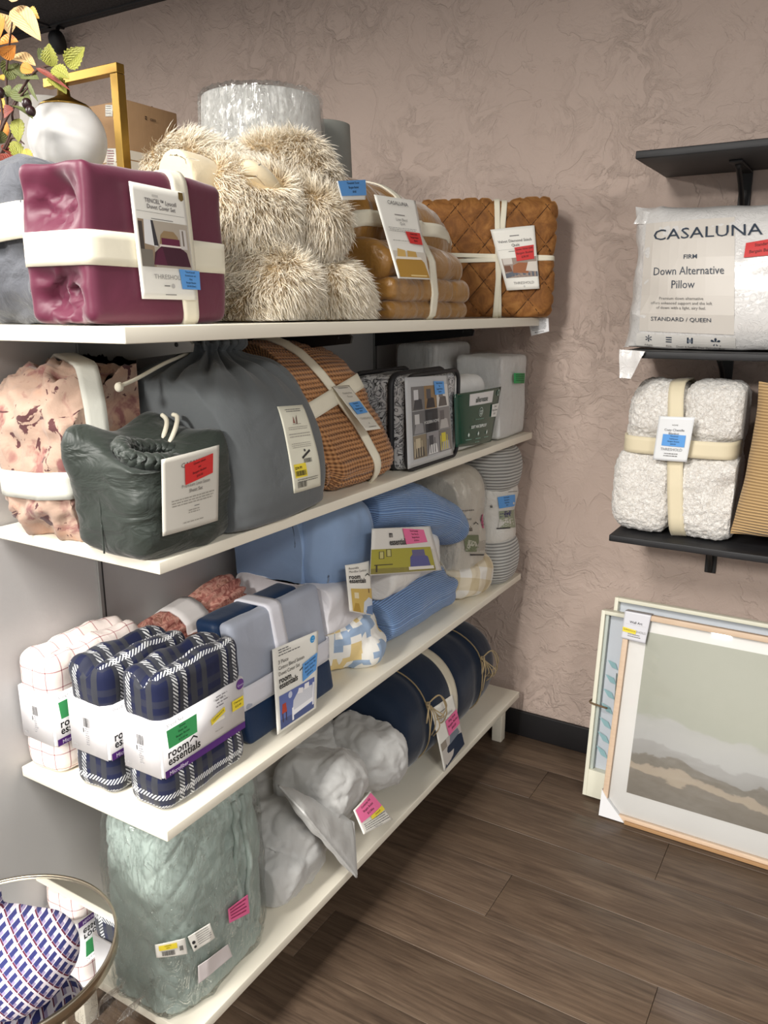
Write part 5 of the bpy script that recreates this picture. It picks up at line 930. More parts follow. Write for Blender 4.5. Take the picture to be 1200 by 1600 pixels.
# grey crumpled comforter
t = thing('loose_comforter', 'pale grey comforter bundled loosely with a pink sale tag', 'comforter', (.25, -1.15, Z4))
GC = fabric('silver_grey_microfibre', (186, 186, 184), .6, .25, 1300, .05, .05, (9, .22, .014), .4)
pf = [superq(W(572, 1172, x=.31), (.115, .105, .088), 2.6, 26, rz=-.2), superq(W(502, 1222, x=.33), (.10, .10, .078), 2.7, 26, rz=.15, rx=-.3), superq(W(480, 1190, x=.18), (.12, .13, .11), 2.6, 22)]
low = [superq((.30, -1.225, .30), (.09, .10, .105), 2.6, 20), superq((.17, -1.22, .29), (.14, .15, .096), 2.8, 20), superq((.20, -1.03, .30), (.16, .13, .105), 2.7, 20), superq((.31, -1.30, .265), (.085, .075, .07), 2.4, 18)]
def wrinkle(V, F, sd_, a=.010):
    V = shove(V, F, .010 * fbm(V, 7, 2, sd_) + a * (ridge(V * (1, 1, .7), 8, 2, sd_ + 1, 1.4) - .45)); return shove(V, F, -.004 * ridge(V * (1.3, .8, 1.2), 18, 2, sd_ + 2, 2.2))
for i_, grp in enumerate(([pf[0]], [pf[1]], [pf[2]] + low)):
    V, F = remesh(grp, .0055, 5); V = wrinkle(V, F, 211 + 5 * i_); V[:, 2] = np.maximum(V[:, 2], Z4 + .001); fit(V, x0=.012, y0=-1.364, y1=-.864); ob('puffed_fold', V, F, GC, t, boxuv(V, F))
# hanging corner flap
A_, B_, C_, D_ = W(436, 1228, x=.335), W(475, 1270, x=.425), W(557, 1370, x=.46), W(552, 1285, x=.43)
n_ = 26; Q = []
for i in range(n_ + 1):
    for j in range(n_ + 1):
        s_, u_k = j / n_, i / n_; q = (1 - u_k) * ((1 - s_) * A_ + s_ * B_) + u_k * ((1 - s_) * D_ + s_ * C_); Q.append(q)
Q = np.array(Q); nn = np.cross(D_ - A_, B_ - A_); nn /= np.linalg.norm(nn); nn = nn if nn[0] > 0 else -nn
ii, jj = np.meshgrid(np.linspace(0, 1, n_ + 1), np.linspace(0, 1, n_ + 1), indexing='ij'); bul = (np.clip(4 * ii * (1 - ii), 0, 1) ** .4 * np.clip(4 * jj * (1 - jj), 0, 1) ** .4).reshape(-1, 1); wv_ = (.006 * fbm(Q, 14, 2, 230))[:, None]
top_ = Q + nn * (.022 * bul + wv_); bot_ = Q - nn * (.022 * bul - wv_) ; e = n_ + 1; k_ = len(Q)
Fq = [(i * e + j, i * e + j + 1, (i + 1) * e + j + 1, (i + 1) * e + j) for i in range(n_) for j in range(n_)]; Fa = np.array(Fq + [tuple(k_ + v for v in f[::-1]) for f in Fq]); Vn = np.concatenate([top_, bot_])
ob('corner_flap', Vn, Fa, GC, t); rimi = [i for i in range(e)] + [i * e + n_ for i in range(1, e)] + [n_ * e + j for j in range(n_ - 1, -1, -1)] + [i * e for i in range(n_ - 1, 0, -1)]
tb = tube(Q[rimi] , .003, 6, True); ob('piping', tb[0], tb[1], GC, t)
els = [('s', [(.04, .95), (.94, .97), (.98, .5), (.05, .42)], PINK, ['Comforter Full', 'Bargain Bucket', '$12.00ea']), ('s', [(.42, .44), (.98, .5), (.98, .36), (.4, .32)], YEL, ['Clearance $9']), ('l', .08, .3, .95, 4, .07, (120, 118, 118)), ('t', .5, .03, .06, 'Made in China', GREYT, 'c')]
card(t, 'sale_tag', [W(552, 1266, x=.435), W(578, 1236, x=.425), W(613, 1280, x=.46), W(568, 1304, x=.465)], els, bow=.002)
# navy rolled quilt
t = thing('rolled_quilt', 'thick navy quilt roll tied with twine and a cream band', 'quilt', (.22, -.58, Z4))
NV = fabric('navy_velvet_quilt', (14, 32, 54), .75, .35, 900, .1, .1, (10, .12, .01), .3)
V, F, U = loft([(-.858, .215, .35, .03, .03, 2), (-.853, .215, .35, .12, .11, 2.2), (-.83, .215, .352, .17, .152, 2.3), (-.74, .215, .355, .182, .160, 2.3), (-.5, .215, .355, .184, .162, 2.3), (-.27, .215, .353, .178, .157, 2.3), (-.195, .215, .35, .15, .13, 2.2), (-.18, .215, .35, .09, .08, 2.1), (-.178, .215, .35, .02, .02, 2)], 'y', 110, 100)
pin = sum(np.exp(-((V[:, 1] - a_) / .018) ** 2) for a_ in (-.70, -.53, -.36)); V = shove(V, F, .006 * fbm(V, 6, 2, 241) - .010 * pin); V[:, 2] = np.maximum(V[:, 2], Z4 + .001); fit(V, x0=.012, y0=-.857); ob('quilt_roll', V, F, NV, t, U); trn = bvh((V, F))
sp = np.array([(.215 + (.03 + .0092 * a_) * math.cos(a_), -.852 - .002 * math.cos(a_ * .5), .35 + (.03 + .0085 * a_) * math.sin(a_)) for a_ in np.linspace(0, 11, 60)]); tb = tube(sp, .006, 8, sub=1); ob('spiral_edge', tb[0], tb[1], NV, t)
band('cloth_band', trn, (.215, -.53, .35), (.05, 1, .0), .036, fabric('ivory_band', (206, 198, 178), .8, .1, 900, .1, .04), t)
TW = fabric('jute_twine', (150, 132, 100), .9, .1, 400, .4, .2)
def ring(y_, tl):
    pts = []
    for k_ in range(60):
        a_ = 2 * math.pi * k_ / 60; d_ = Vector((math.cos(a_), tl * math.cos(a_ + 1), math.sin(a_))); h_ = trn.ray_cast(Vector((.215, y_, .35)) + d_ * 1.0, -d_); pts.append(np.array(h_[0]) + np.array(d_) * .002)
    return np.array(pts)
random.seed(5)
for y_ in (-.69, -.335):
    r_ = ring(y_, .03); tb = tube(r_, .0022, 6, True); ob('twine', tb[0], tb[1], TW, t)
    kx = max(r_, key=lambda p: p[0] * .95 + p[2] * .32) + np.array((.006, 0, 0)); o = superq(kx, (.007, .008, .007), 2, 8); ob('twine_knot', o[0], o[1], TW, t)
    for k_ in range(3):
        s_ = (-1, 1, 1)[k_]; a_ = random.uniform(.7, 1.2); lp = [kx, kx + np.array((.02, s_ * .03 * a_, .018)), kx + np.array((.03, s_ * .055 * a_, -.004 - .02 * k_)), kx + np.array((.018, s_ * .04 * a_, -.035 - .02 * k_)), kx + np.array((.006, s_ * .008, -.008))]; tb = tube(lp, .0019, 6, sub=6); ob('twine_loop', tb[0], tb[1], TW, t)
    for k_ in range(4):
        s_ = (-1.2, -.3, .4, 1)[k_]; L_ = random.uniform(.06, .11); lp = [kx, kx + np.array((.02, s_ * .012, -.02)), kx + np.array((.022 + .006 * k_, s_ * .022, -L_ * .6)), kx + np.array((.010, s_ * .018 + .01, -L_))]; tb = tube(lp, .0018, 6, sub=5); ob('twine_end', tb[0], tb[1], TW, t)
els = [('r', .3, .86, .6, .875, GREYT), ('t', .5, .74, .075, 'Garment Washed', (150, 146, 144), 'c', 0, .75), ('t', .5, .66, .075, 'Quilt', (150, 146, 144), 'c', 0, .8), ('r', .06, .02, .98, .42, (196, 190, 184)), ('p', [(.06, .02), (.98, .02), (.98, .26), (.7, .32), (.3, .28)], (26, 42, 66)), ('p', [(.4, .28), (.9, .30), (.86, .4), (.5, .42)], (120, 128, 140)), ('r', .06, .3, .3, .42, (150, 140, 128)), ('s', [(.42, .68), (.98, .72), (.98, .44), (.44, .42)], PINK, ['King Quilt', 'Bargain Bucket', '$40.00'])]
card(t, 'product_card', [W(674, 1108, x=.395), W(707, 1085, x=.395), W(726, 1163, x=.42), W(694, 1206, x=.42)], els)

# ================================================================== BLACK SHELVES
def pillow(cx, cz, w, h, d, n=64, pinch=.9):
    """pillow standing in the x-z plane, corners drawn out"""
    s = np.linspace(-1, 1, n); A, Bm = np.meshgrid(s, s, indexing='ij'); th = np.clip((1 - np.abs(A) ** 2.6) * (1 - np.abs(Bm) ** 2.6), 0, 1) ** .5
    sx = 1 - .055 * (1 - np.abs(Bm) ** 2) * np.abs(A) ** 3 * 1.0; sz = 1 - .075 * (1 - np.abs(A) ** 2) * np.abs(Bm) ** 3
    X = cx + A * w / 2 * sx; Z = cz + Bm * h / 2 * sz; V = np.concatenate([np.stack([X, -th * d / 2, Z], 2).reshape(-1, 3), np.stack([X, th * d / 2, Z], 2).reshape(-1, 3)])
    F = [(i * n + j, (i + 1) * n + j, (i + 1) * n + j + 1, i * n + j + 1) for i in range(n - 1) for j in range(n - 1)]; k_ = n * n
    uv = np.stack([X, Z], 2).reshape(-1, 2); Fa = np.array(F + [tuple(k_ + v for v in f[::-1]) for f in F]); return V, Fa, np.concatenate([uv, uv])[Fa]
t = thing('bagged_pillow', 'white pillow in a glossy printed plastic bag on the black shelf', 'pillow', (1.03, -.2, 1.398))
pb0 = W(968, 552, y=-.26); x0 = .735
V, F, U = pillow(x0 + .335, 1.575, .67, .40, .20, 80); V[:, 2] = np.maximum(V[:, 2], 1.402); V[:, 1] += -.205 + .09 * (V[:, 2] - 1.40) ; V = shove(V, F, .004 * fbm(V, 9, 2, 251) + .005 * (ridge(V * (1, 1, 1), 7, 2, 252, 2) - .35) * sstep(np.abs(V[:, 0] - x0 - .335), .18, .3)); V[:, 2] = np.maximum(V[:, 2], 1.4006)
g = G('printed_pillow_bag'); v = g.co(); g.set(Base_Color=c(226, 224, 222), Roughness=.32, Coat_Weight=.8, Coat_Roughness=.1); g.bump(g.math('ADD', g.noise(v, 11, 3, .5, 1.0), g.math('MULTIPLY', g.ramp(g.noise(v, 24, 3, .6, 2), [(.46, 0.), (.5, 1.), (.54, 0.)]), .12)), .4, .016)
ob('pillow', V, F, g.m, t, U); trp = bvh((V, F))
uu, vv = np.meshgrid(np.linspace(0, 1, 14), np.linspace(0, 1, 14), indexing='ij'); c0 = W(988, 345, y=-.22)
def fin(A_, B_, C_, D_, nm, amp=.006):
    P = ((1 - vv)[..., None] * ((1 - uu)[..., None] * A_ + uu[..., None] * B_) + vv[..., None] * ((1 - uu)[..., None] * D_ + uu[..., None] * C_)).reshape(-1, 3); P[:, 1] += amp * np.sin(P[:, 0] * 120) + amp * np.sin(P[:, 2] * 90); Fq = [(i * 14 + j, i * 14 + j + 1, (i + 1) * 14 + j + 1, (i + 1) * 14 + j) for i in range(13) for j in range(13)]
    k_ = len(P); Fa = Fq + [tuple(k_ + v for v in f[::-1]) for f in Fq]; ob(nm, np.concatenate([P, P + (0, .0015, 0)]), Fa, g.m, t)
fin(W(999, 328, y=-.2), W(1030, 335, y=-.2), W(1036, 352, y=-.2), W(990, 350, y=-.2), 'bag_corner'); fin(W(968, 546, y=-.356), W(1008, 549, y=-.356), W(985, 592, y=-.358), W(968, 590, y=-.358), 'bag_corner', .002)
def pc(pts): return [W(*p, y=-.28) for p in pts]
NVT = (46, 58, 74)
els = [('r', .08, .16, .73, .99, (214, 208, 200)), ('r', .06, .02, .74, .14, (222, 219, 214)), ('t', .14, .855, .115, 'CASALUNA', NVT, 'l', 0, 1.36, 0), ('t', .425, .705, .045, 'FIRM', NVT, 'c', .008, 1.1), ('t', .41, .59, .085, 'Down Alternative', (66, 74, 86), 'c', .0, .84), ('t', .38, .49, .085, 'Pillow', (66, 74, 86), 'c', .0, .84), ('t', .37, .405, .03, 'Premium down alternative', GREYT, 'c'), ('t', .37, .37, .03, 'offers enhanced support and the loft', GREYT, 'c'), ('t', .37, .335, .03, 'of down with a light, airy feel.', GREYT, 'c'), ('t', .37, .245, .042, 'STANDARD / QUEEN', NVT, 'c', .0, 1.1),
       ('t', .15, .045, .12, '*', NVT, 'c', .0), ('r', .275, .115, .315, .123, NVT), ('r', .275, .098, .315, .106, NVT), ('r', .275, .081, .315, .089, NVT), ('p', [(.42, .08), (.432, .08), (.432, .125), (.42, .125)], NVT), ('p', [(.448, .08), (.46, .08), (.46, .125), (.448, .125)], NVT), ('c', .44, .1, .014, (150, 156, 164)), ('t', .61, .02, .15, '*', NVT, 'c', .02), ('t', .15, .045, .022, 'Adapts', GREYT, 'c'), ('t', .295, .045, .022, 'Firm', GREYT, 'c'), ('t', .44, .045, .022, 'Down & Feather Free', GREYT, 'c'), ('t', .61, .045, .022, 'Hypoallergenic', GREYT, 'c'),
       ('s', [(.805, .80), (1.10, .84), (1.10, .72), (.79, .70)], RED, ['Standard Pillow', 'Bargain Bucket $9.00'])]
card(t, 'printed_panel', pc(((990, 345), (1212, 330), (1215, 562), (978, 548))), els, proj=trp, pdir=(0.15, -1, .0), base=False, lift=.001)
# white item just showing on the highest shelf
t = thing('folded_towel', 'white folded cloth just showing on the highest black shelf', 'cloth', (1.2, -.2, 1.887)); V, F, U = softbox((1.085, -.30, 1.888), (1.36, -.08, 1.96), .02, .012); V = shove(V, F, .004 * fbm(V, 10, 2, 261)); V[:, 2] = np.maximum(V[:, 2], 1.888); ob('folded_cloth', V, F, WC, t, U)
# sherpa throw
t = thing('sherpa_throw', 'white sherpa throw tied both ways with cream ribbon', 'throw', (.9, -.2, .892))
zs = .8985; yc = -.20
pf = [superq((.835, yc, 1.012), (.088, .11, .120), 3.6, 30), superq((1.005, yc, 1.010), (.092, .11, .118), 3.6, 30), superq((.855, yc + .015, 1.232), (.078, .10, .082), 3.4, 30, ry=.12), superq((1.0, yc + .015, 1.235), (.082, .10, .084), 3.4, 30, ry=-.05), superq((.918, yc + .02, 1.10), (.15, .088, .19), 4, 24)]
V, F = remesh(pf, .0042, 3); P = V * 75; cell = pn(P, 301); V = shove(V, F, .0058 * np.clip(.55 - np.abs(cell) * 1.5, -.3, 1) + .0030 * fbm(V, 60, 2, 302) + .006 * fbm(V, 9, 2, 303)); dent = np.exp(-(((V[:, 0] - 1.06) / .03) ** 2 + ((V[:, 2] - 1.045) / .03) ** 2)) * (V[:, 1] < -.2); V[:, 1] += .03 * dent; V[:, 2] = np.maximum(V[:, 2], zs); fit(V, x1=1.072)
g = G('white_sherpa'); v = g.co(); n1 = g.noise(v, 160, 3, .6, 1.0); g.set(Base_Color=g.ramp(n1, [(.3, c(214, 206, 196)), (.6, c(246, 243, 238))]), Roughness=.95, Sheen_Weight=.4); g.bump(n1, .9, .006); ob('folded_throw', V, F, g.m, t); trv = bvh((V, F))
IV = fabric('ivory_ribbon', (226, 214, 184), .6, .15, 1200, .05, .04, (12, .1, .006))
rb_ = superq((.918, yc + .012, 1.143), (.148, .108, .04), 5, 30); band('ribbon', bvh(rb_), (.918, yc + .01, 1.143), (.0, .0, 1), .046, IV, t, taut=True, off=.0, th=.002); band('ribbon', trv, (.922, yc + .01, 1.10), (1, 0, .10), .040, IV, t, taut=True, off=.001)
els = [('t', .5, .80, .045, 'HOME', GREYT, 'c'), ('t', .5, .68, .075, 'Cozy Chenille', (110, 112, 118), 'c'), ('t', .5, .60, .075, 'Blanket', (110, 112, 118), 'c'), ('t', .5, .235, .09, 'THRESHOLD', (140, 142, 146), 'c', 0, .92), ('l', .3, .16, .75, 2, .05, GREYT), ('s', [(.20, .605), (.85, .595), (.86, .33), (.20, .345)], BLUE, ['Threshold', 'Full/Queen', 'Bargain Bucket', '$20.00'])]
card(t, 'product_card', wc(((1030, 650), (1086, 652), (1073, 722), (1020, 718)), y=-.322), els, flat((232, 234, 236), .35), bow=.003)
# corduroy cushion
t = thing('cushion', 'tan corduroy cushion leaning beside the sherpa throw', 'cushion', (1.28, -.27, .892))
V, F, U = pillow(1.292, 1.08, .44, .40, .115, 60); V = shove(V, F, .003 * fbm(V, 8, 2, 311)); pv2 = np.array((1.287, 0, .892)); V = rot(V, 'X', -.12, pv2); V = rot(V, 'Y', .08, pv2); V = rotz(V, .12, pv2); V[:, 2] += .8935 - V[:, 2].min(); V[:, 1] += -.275; fit(V, x0=1.077)
CORD = m_rib('tan_corduroy', (160, 128, 84), (204, 170, 120), .0078); ob('cushion_cover', V, F, CORD, t, U)
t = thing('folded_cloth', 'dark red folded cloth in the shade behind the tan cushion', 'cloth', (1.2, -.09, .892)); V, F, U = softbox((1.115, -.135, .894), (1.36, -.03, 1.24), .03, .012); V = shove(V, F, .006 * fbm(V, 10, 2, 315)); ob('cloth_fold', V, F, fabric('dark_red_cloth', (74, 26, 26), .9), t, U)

# ================================================================== FRAMED PICTURES
def frame_axes(b, tp):
    b, tp = np.array(b, float), np.array(tp, float); v = (tp - b); H = np.linalg.norm(v); v /= H; u = np.array((1., 0, 0)); n = np.cross(u, v); n = -n if n[1] > 0 else n; return b, u, v, n, H
def slab(bs, u0, u1, v0, v1, d0, d1, r=.0012, seg=.3):
    b, u, v, n, H = bs; V, F, U = softbox((u0, v0, d0), (u1, v1, d1), r, seg, 2); P = b + V[:, :1] * u + V[:, 1:2] * v + V[:, 2:3] * n
    if np.dot(np.cross(u, v), n) < 0: F = F[:, ::-1]
    return P, F
fa = frame_axes((.80, -.318, .004), (.80, -.185, .62)); FWd = .545; FH = fa[4]
t = thing('framed_art', 'pale wood framed abstract landscape leaning at the front of the stack', 'picture', (1.06, -.3, 0), 'framed pictures leaning on the wall')
g = G('pale_wood'); v = g.co(); g.set(Base_Color=g.mix(g.noise(g.co('Object', (8, 60, 60)), 2, 4), c(196, 168, 142), c(222, 198, 172)), Roughness=.5); PW = g.m
for a_ in ((0, .016, 0, FH), (FWd - .016, FWd, 0, FH), (.016, FWd - .016, FH - .016, FH), (.016, FWd - .016, 0, .016)): ob('moulding', *slab(fa, *a_, -.006, .022), PW, t)
ob('backing', *slab(fa, .014, FWd - .014, .014, FH - .014, -.005, .004), flat((150, 120, 90), .8), t)
g = G('mat_board').set(Base_Color=c(240, 238, 234), Roughness=.7); ob('mat_board', *slab(fa, .015, FWd - .015, .015, FH - .015, .0045, .007), g.m, t)
ma, mb, mt = .066, .085, .052
g = G('misty_landscape'); v = g.sep(g.co('UV')); wob = g.noise(g.co('UV', (2.2, 4, 1)), 1.5, 6, .55, .3); wob2 = g.noise(g.co('UV', (5, 14, 1)), 2.2, 4, .6, .6); hh = g.math('ADD', v[1], g.math('ADD', g.math('MULTIPLY', g.math('SUBTRACT', wob, .5), .22), g.math('MULTIPLY', v[0], .06)))
colr = g.ramp(hh, [(0, c(122, 112, 98)), (.155, c(130, 120, 106)), (.165, c(182, 166, 144)), (.205, c(176, 160, 140)), (.215, c(120, 112, 98)), (.265, c(124, 116, 104)), (.275, c(160, 158, 154)), (.34, c(170, 168, 166)), (.35, c(186, 186, 184)), (.50, c(188, 188, 184)), (.52, c(176, 178, 164)), (1, c(182, 184, 170))]); g.set(Base_Color=g.mix(g.math('MULTIPLY', wob2, .25), colr, c(196, 194, 186)), Roughness=.6)
b_, u_v, v_v, n_v, H_ = fa; q_ = [(ma, mb), (FWd - ma, mb), (FWd - ma, FH - mt), (ma, FH - mt)]; Pq = [b_ + a_ * u_v + d_ * v_v + .0076 * n_v for a_, d_ in q_]
o = ob('art_print', Pq, [(0, 1, 2, 3)], g.m, t, uv=np.array([[(0, 0), (1, 0), (1, 1), (0, 1)]]), smooth=False)
g = G('picture_glass'); fr = g.n('ShaderNodeFresnel', {'IOR': 1.5}); mx = g.n('ShaderNodeMixShader', {0: fr, 1: g.n('ShaderNodeBsdfTransparent', {0: (.98, .98, .98, 1)}), 2: g.n('ShaderNodeBsdfGlossy', {'Roughness': .04})}); g.t.links.new(mx, g.o.inputs[0]); GLASS = g.m
ob('glass_pane', *slab(fa, .015, FWd - .015, .015, FH - .015, .0095, .0115, .0003), GLASS, t)
CP = flat((226, 226, 228), .5, 'white_corner_card')
for s_ in (0, 1):
    a0 = -.003 if s_ == 0 else FWd + .003; sg = 1 if s_ == 0 else -1; tri = [(a0, -.003), (a0 + sg * .078, -.003), (a0 + sg * .020, .052), (a0, .078)]
    V = [b_ + a_ * u_v + d_ * v_v + z_ * n_v for z_ in (-.007, .0245) for a_, d_ in tri]; Fq = [(0, 1, 2, 3), (7, 6, 5, 4), (0, 4, 5, 1), (1, 5, 6, 2), (2, 6, 7, 3), (3, 7, 4, 0)]; ob('corner_protector', V, Fq, CP, t, smooth=False)
V = [b_ + a_ * u_v + d_ * v_v + .026 * n_v for a_, d_ in ((-.002, FH + .002), (.075, FH + .002), (.068, FH - .085), (-.004, FH - .082))]
els = [('t', .5, .6, .12, 'Wall Art', DARKT, 'c', 0), ('r', .1, .55, .9, .555, (170, 168, 166)), ('t', .6, .3, .11, 'THRESHOLD', (160, 158, 156), 'c'), ('l', .25, .2, .8, 2, .07, GREYT), ('s', [(.02, .42), (.56, .38), (.56, .24), (.03, .26)], YEL, ['CLEARANCE $12.49'])]
card(t, 'corner_card', V, els, flat((214, 214, 220), .4)); ob('corner_card_top', *slab(fa, -.002, .075, FH + .0005, FH + .0025, -.010, .027), flat((150, 150, 156), .4), t)
ob('cardboard_strip', *slab(fa, .075, FWd - .03, -.004, .006, .024, .032), flat((166, 128, 88), .8), t)
# cream shadow box and the one behind it
CRB = flat((226, 224, 206), .5, 'cream_lacquer'); LEAFP = flat((150, 190, 196), .6, 'pale_teal_leaf')
def shadowbox(label, bb, tt, wd_, dep, leaf):
    bs = frame_axes(bb, tt); H = bs[4]; t = thing('shadow_box', label, 'picture', (bb[0] + wd_ / 2, bb[1], 0), 'framed pictures leaning on the wall')
    for a_ in ((0, .012, 0, H), (wd_ - .012, wd_, 0, H), (.012, wd_ - .012, H - .012, H), (.012, wd_ - .012, 0, .012 if not leaf else .085)): ob('side', *slab(bs, *a_, -.004, dep), CRB, t)
    ob('back_panel', *slab(bs, .01, wd_ - .01, .01, H - .01, -.003, .003), flat((196, 202, 210), .6), t)
    if leaf:
        ob('inner_rim', *slab(bs, .012, .022, .085, H - .012, .002, dep - .012), flat((176, 184, 178), .5), t)
        b, u, v, n, _ = bs; tb = tube([b + .06 * u + .09 * v + .008 * n, b + .066 * u + .2 * v + .008 * n, b + .06 * u + .4 * v + .008 * n], .0015, 6); ob('stem', tb[0], tb[1], flat((120, 128, 120), .7), t)
        for k_ in range(14):
            vv_ = .10 + .024 * k_; sg = -1 if k_ % 2 else 1; ln = .055 - .0012 * k_; a0 = np.array((.062, vv_)); d_ = np.array((sg * .8, .7)); pr = np.array((-d_[1], d_[0])); pts = [a0, a0 + d_ * ln * .4 + pr * .009, a0 + d_ * ln, a0 + d_ * ln * .45 - pr * .008]
            ob('leaf', [b + max(p[0], .024) * u + p[1] * v + (.009 + .012 * (i == 2)) * n for i, p in enumerate(pts)], [(0, 1, 2, 3)] if sg > 0 else [(0, 1, 2, 3)], LEAFP, t)
        tb = tube([b + (-.006) * u + .30 * v + .002 * n, b + (-.004) * u + .298 * v + (dep + .004) * n, b + .05 * u + .292 * v + (dep + .003) * n], .003, 6); ob('tie_cord', tb[0], tb[1], flat((110, 90, 66), .9), t)
    return t
shadowbox('cream shadow box with teal paper leaves behind the framed landscape', (.722, -.232, .003), (.712, -.115, .585), .48, .036, True)
shadowbox('cream backed frame nearest the wall, hidden behind the shadow box', (.735, -.155, .003), (.735, -.06, .615), .52, .03, False)
# ================================================================== FOREGROUND LEFT
# mirror-topped side table
ZM = .50; mc = W(-4, 1490, z=ZM); Rm = .183
t = thing('side_table', 'round side table with a mirror top and metal rim', 'table', (mc[0], mc[1], 0))
V, F = revolve(mc[0], mc[1], [(.0005, ZM), (Rm - .004, ZM), (Rm - .003, ZM - .004), (.0005, ZM - .004)], 96); ob('mirror_top', V, F, G('silvered_glass').set(Base_Color=(.80, .81, .81, 1), Metallic=1., Roughness=.015).m, t, smooth=False)
RIMM = G('pale_metal_rim').set(Base_Color=c(186, 176, 156), Metallic=1., Roughness=.3).m
V, F = revolve(mc[0], mc[1], [(Rm - .004, ZM - .002), (Rm - .004, ZM + .003), (Rm, ZM + .004), (Rm + .001, ZM), (Rm + .001, ZM - .018), (Rm - .004, ZM - .02), (.0005, ZM - .02)], 96); ob('rim', V, F, RIMM, t)
for k_ in range(3):
    q_ = 2.2 + 2 * math.pi * k_ / 3; e_ = np.array((math.cos(q_), math.sin(q_), 0)); m_c = np.array((mc[0], mc[1], 0)); tb = tube([m_c + e_ * Rm * .72 + (0, 0, ZM - .02), m_c + e_ * Rm * .72 + (0, 0, .0)], .007, 10, sub=1); ob('leg', tb[0], tb[1], RIMM, t)
# lattice cushion
g = G('lattice_print'); ux, uy = uvxy(g); S_ = .019
p_ = g.math('DIVIDE', g.math('ADD', ux, g.math('MULTIPLY', uy, .62)), S_); q_ = g.math('DIVIDE', g.math('SUBTRACT', g.math('MULTIPLY', uy, 1.25), ux), S_)
fp, fq = g.math('FRACT', g.math('ADD', p_, 100)), g.math('FRACT', g.math('ADD', q_, 100)); l1 = g.math('LESS_THAN', fp, .17); l2 = g.math('LESS_THAN', fq, .10); r1 = g.math('LESS_THAN', g.math('ABSOLUTE', g.math('SUBTRACT', fp, .23)), .06)
sq = g.math('MULTIPLY', g.math('GREATER_THAN', fp, .32), g.math('GREATER_THAN', fq, .45)); lt = g.math('MULTIPLY', g.math('GREATER_THAN', fp, .6), g.math('LESS_THAN', fq, .45))
col = g.mix(sq, c(150, 138, 170), c(46, 50, 108)); col = g.mix(lt, col, c(214, 206, 216)); col = g.mix(r1, col, c(96, 30, 56)); col = g.mix(g.math('MAXIMUM', l1, l2), col, c(226, 220, 226)); g.set(Base_Color=col, Roughness=.9); g.bump(g.noise(g.co(), 500, 2), .25, .003)
t = thing('cushion', 'blue and white lattice print cushion lying on the mirror-topped table', 'cushion', (mc[0] + .03, mc[1] - .02, ZM))
cc_ = W(12, 1500, z=ZM + .055)
prts = [superq(cc_, (.098, .088, .052), 2.5, 34, rz=.3), superq(cc_ + (-.13, -.03, .055), (.10, .075, .055), 2.5, 30, rz=.3, rx=.2), superq(cc_ + (-.10, -.02, .0), (.12, .08, .05), 2.8, 26)]
V, F = remesh(prts, .005, 6); V = shove(V, F, .004 * fbm(V, 9, 2, 331)); V[:, 2] += ZM + .0045 - V[:, 2].min()
vn = V - cc_; uvv = np.stack([vn[:, 0] * .62 + vn[:, 1] * .78, vn[:, 2] * .95 - (vn[:, 0] * .78 - vn[:, 1] * .62) * .5], 1)[F]
ob('cushion_cover', V, F, g.m, t, uvv)
# autumn leaf stems on the top shelf
t = thing('leaf_arrangement', 'autumn leaf stems in orange and green at the left edge', 'plant', (-.16, -1.58, ZT))
V, F = revolve(-.16, -1.58, [(.001, ZT + .001), (.045, ZT + .001), (.055, ZT + .05), (.05, ZT + .12), (.035, ZT + .16), (.04, ZT + .175), (.034, ZT + .172), (.001, ZT + .15)], 40); ob('vase', V, F, flat((210, 206, 200), .4), t)
LC = {}
def leafm(a, b):
    if (a, b) not in LC:
        g = G('leaf_%02x%02x%02x' % a); v = g.co(); ux, uy = uvxy(g); vein = g.math('LESS_THAN', g.math('ABSOLUTE', g.math('SUBTRACT', ux, .5)), .025); n1 = g.noise(v, 60, 4, .6); col = g.mix(n1, c(*a), c(*b)); col = g.mix(g.math('MULTIPLY', vein, .5), col, c(int(a[0] * .6), int(a[1] * .55), int(a[2] * .5))); g.set(Base_Color=col, Roughness=.55, Transmission_Weight=0.0); g.bump(g.math('SINE', g.math('MULTIPLY', g.math('ADD', uy, g.math('ABSOLUTE', g.math('SUBTRACT', ux, .5))), 42)), .35, .003); LC[(a, b)] = g.m
    return LC[(a, b)]
TAN_, ORG, GRN, DGR, RDL, YLW = ((218, 176, 116), (236, 206, 156)), ((214, 120, 40), (240, 168, 84)), ((132, 140, 52), (176, 172, 84)), ((84, 96, 52), (120, 124, 76)), ((110, 40, 34), (150, 74, 56)), ((206, 164, 60), (224, 190, 100))
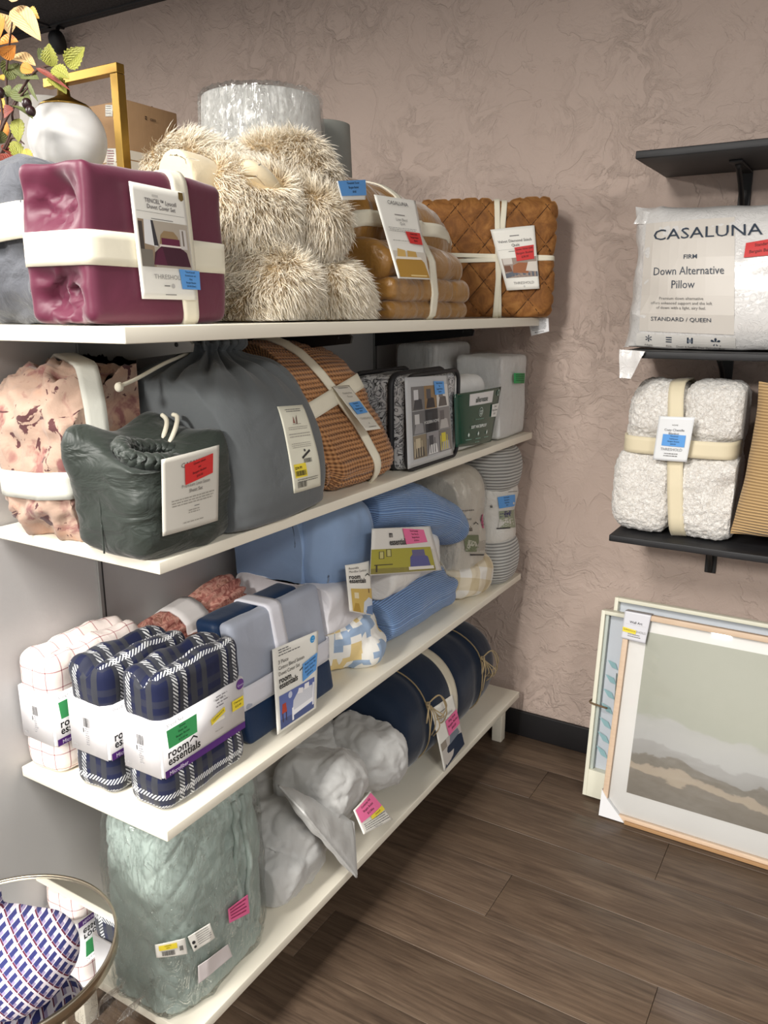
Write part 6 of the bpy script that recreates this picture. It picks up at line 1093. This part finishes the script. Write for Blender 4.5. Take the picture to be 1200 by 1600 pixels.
def leaf(p0, p1, wd_, cm_, face, curl=.12, ser=0):
    p0, p1 = np.asarray(p0), np.asarray(p1); ax = p1 - p0; L_ = np.linalg.norm(ax); ax /= L_; nz = np.asarray(face, float); nz -= ax * nz.dot(ax); nz /= np.linalg.norm(nz); sd_ = np.cross(ax, nz); V, U, F = [], [], []; N_ = 14
    for i in range(N_ + 1):
        s_ = i / N_; w_ = wd_ * (math.sin(math.pi * s_ ** .72) ** .85 if 0 < s_ < 1 else 0) * (1 + ser * .10 * (1 if i % 2 else -1))
        for k_ in (-1, -.5, 0, .5, 1): V.append(p0 + ax * L_ * s_ + sd_ * w_ * k_ + nz * (curl * L_ * (s_ - s_ * s_) * 1.2 + .22 * w_ * abs(k_) - curl * .5 * L_ * s_ ** 3)); U.append((.5 + k_ / 2, s_))
    for i in range(N_):
        for k_ in range(4): F.append((i * 5 + k_, i * 5 + k_ + 1, (i + 1) * 5 + k_ + 1, (i + 1) * 5 + k_))
    k0 = len(V); V = np.array(V); F2 = F + [tuple(k0 + v for v in f[::-1]) for f in F]; U = np.array(U); ob('leaf', np.concatenate([V, V - nz * .0006]), F2, leafm(*cm_), t, np.concatenate([U, U])[np.array(F2)])
fc = np.array((.75, -.6, .2)); yL = -1.56
def PL(px, py, dy=0.0): return W(px, py, y=yL + dy)
LV = [((22, 12), (62, 60), 16, TAN_), ((0, 20), (16, 52), 15, TAN_), ((46, 14), (60, 28), 7, YLW), ((18, 3), (24, -14), 9, TAN_), ((-6, 70), (26, 62), 14, ORG), ((2, 88), (24, 72), 10, ORG), ((14, 90), (54, 98), 15, TAN_), ((32, 104), (54, 112), 8, ORG), ((80, 104), (76, 68), 11, GRN), ((72, 82), (60, 92), 9, DGR), ((104, 103), (131, 74), 12, GRN), ((82, 106), (108, 122), 11, GRN), ((78, 120), (104, 145), 11, GRN), ((56, 106), (108, 138), 3.5, RDL), ((14, 125), (8, 92), 12, DGR), ((20, 138), (48, 160), 13, DGR), ((16, 165), (52, 182), 8, DGR), ((30, 185), (28, 222), 12, GRN), ((0, 168), (12, 180), 10, ORG), ((-6, 192), (14, 212), 12, ORG), ((20, 220), (36, 258), 10, GRN), ((40, 232), (50, 264), 9, YLW), ((10, 225), (22, 245), 12, RDL), ((0, 240), (28, 275), 12, RDL), ((-4, 262), (16, 280), 10, GRN), ((-8, 120), (6, 124), 10, YLW), ((4, 205), (-4, 226), 10, DGR), ((18, 100), (38, 122), 9, DGR), ((-10, 150), (8, 168), 12, YLW), ((34, 118), (60, 122), 10, DGR), ((44, 128), (58, 158), 3, DGR), ((6, 178), (20, 170), 9, RDL), ((2, 140), (16, 150), 12, DGR), ((-10, 20), (-2, 60), 14, ORG), ((24, 262), (32, 280), 8, GRN)]
for i_, (a_, b_k, w_, cm_) in enumerate(LV):
    dy = random.uniform(-.03, .03); sc_ = .00118; leaf(PL(*a_, dy), PL(*b_k, dy + random.uniform(-.012, .012)), w_ * sc_, cm_, fc + np.array([random.uniform(-.5, .5) for _ in range(3)]), .12, 1 if cm_ in (GRN, YLW) else 0)
BR = flat((72, 48, 40), .7, 'twig_bark')
root_ = np.array((-.16, -1.58, ZT + .165))
for pts in (((4, 200), (10, 110), (22, 12)), ((8, 190), (40, 130), (66, 105), (104, 103)), ((12, 220), (20, 170), (48, 132)), ((4, 240), (20, 215), (38, 225)), ((0, 210), (-6, 120), (2, 40)), ((66, 105), (90, 122), (108, 140))):
    P = [PL(*p) for p in pts]; P = ([root_] if pts[0][1] > 180 else []) + P; tb = tube(P, [.0022] * (len(P) - 1) + [.001], 6); ob('twig', tb[0], tb[1], BR, t)
for p in ((42, 162), (48, 174), (0, 145)): s_ = superq(PL(*p, -.02), (.008, .008, .009), 2, 10); ob('berry', s_[0], s_[1], flat((40, 22, 24), .35), t)
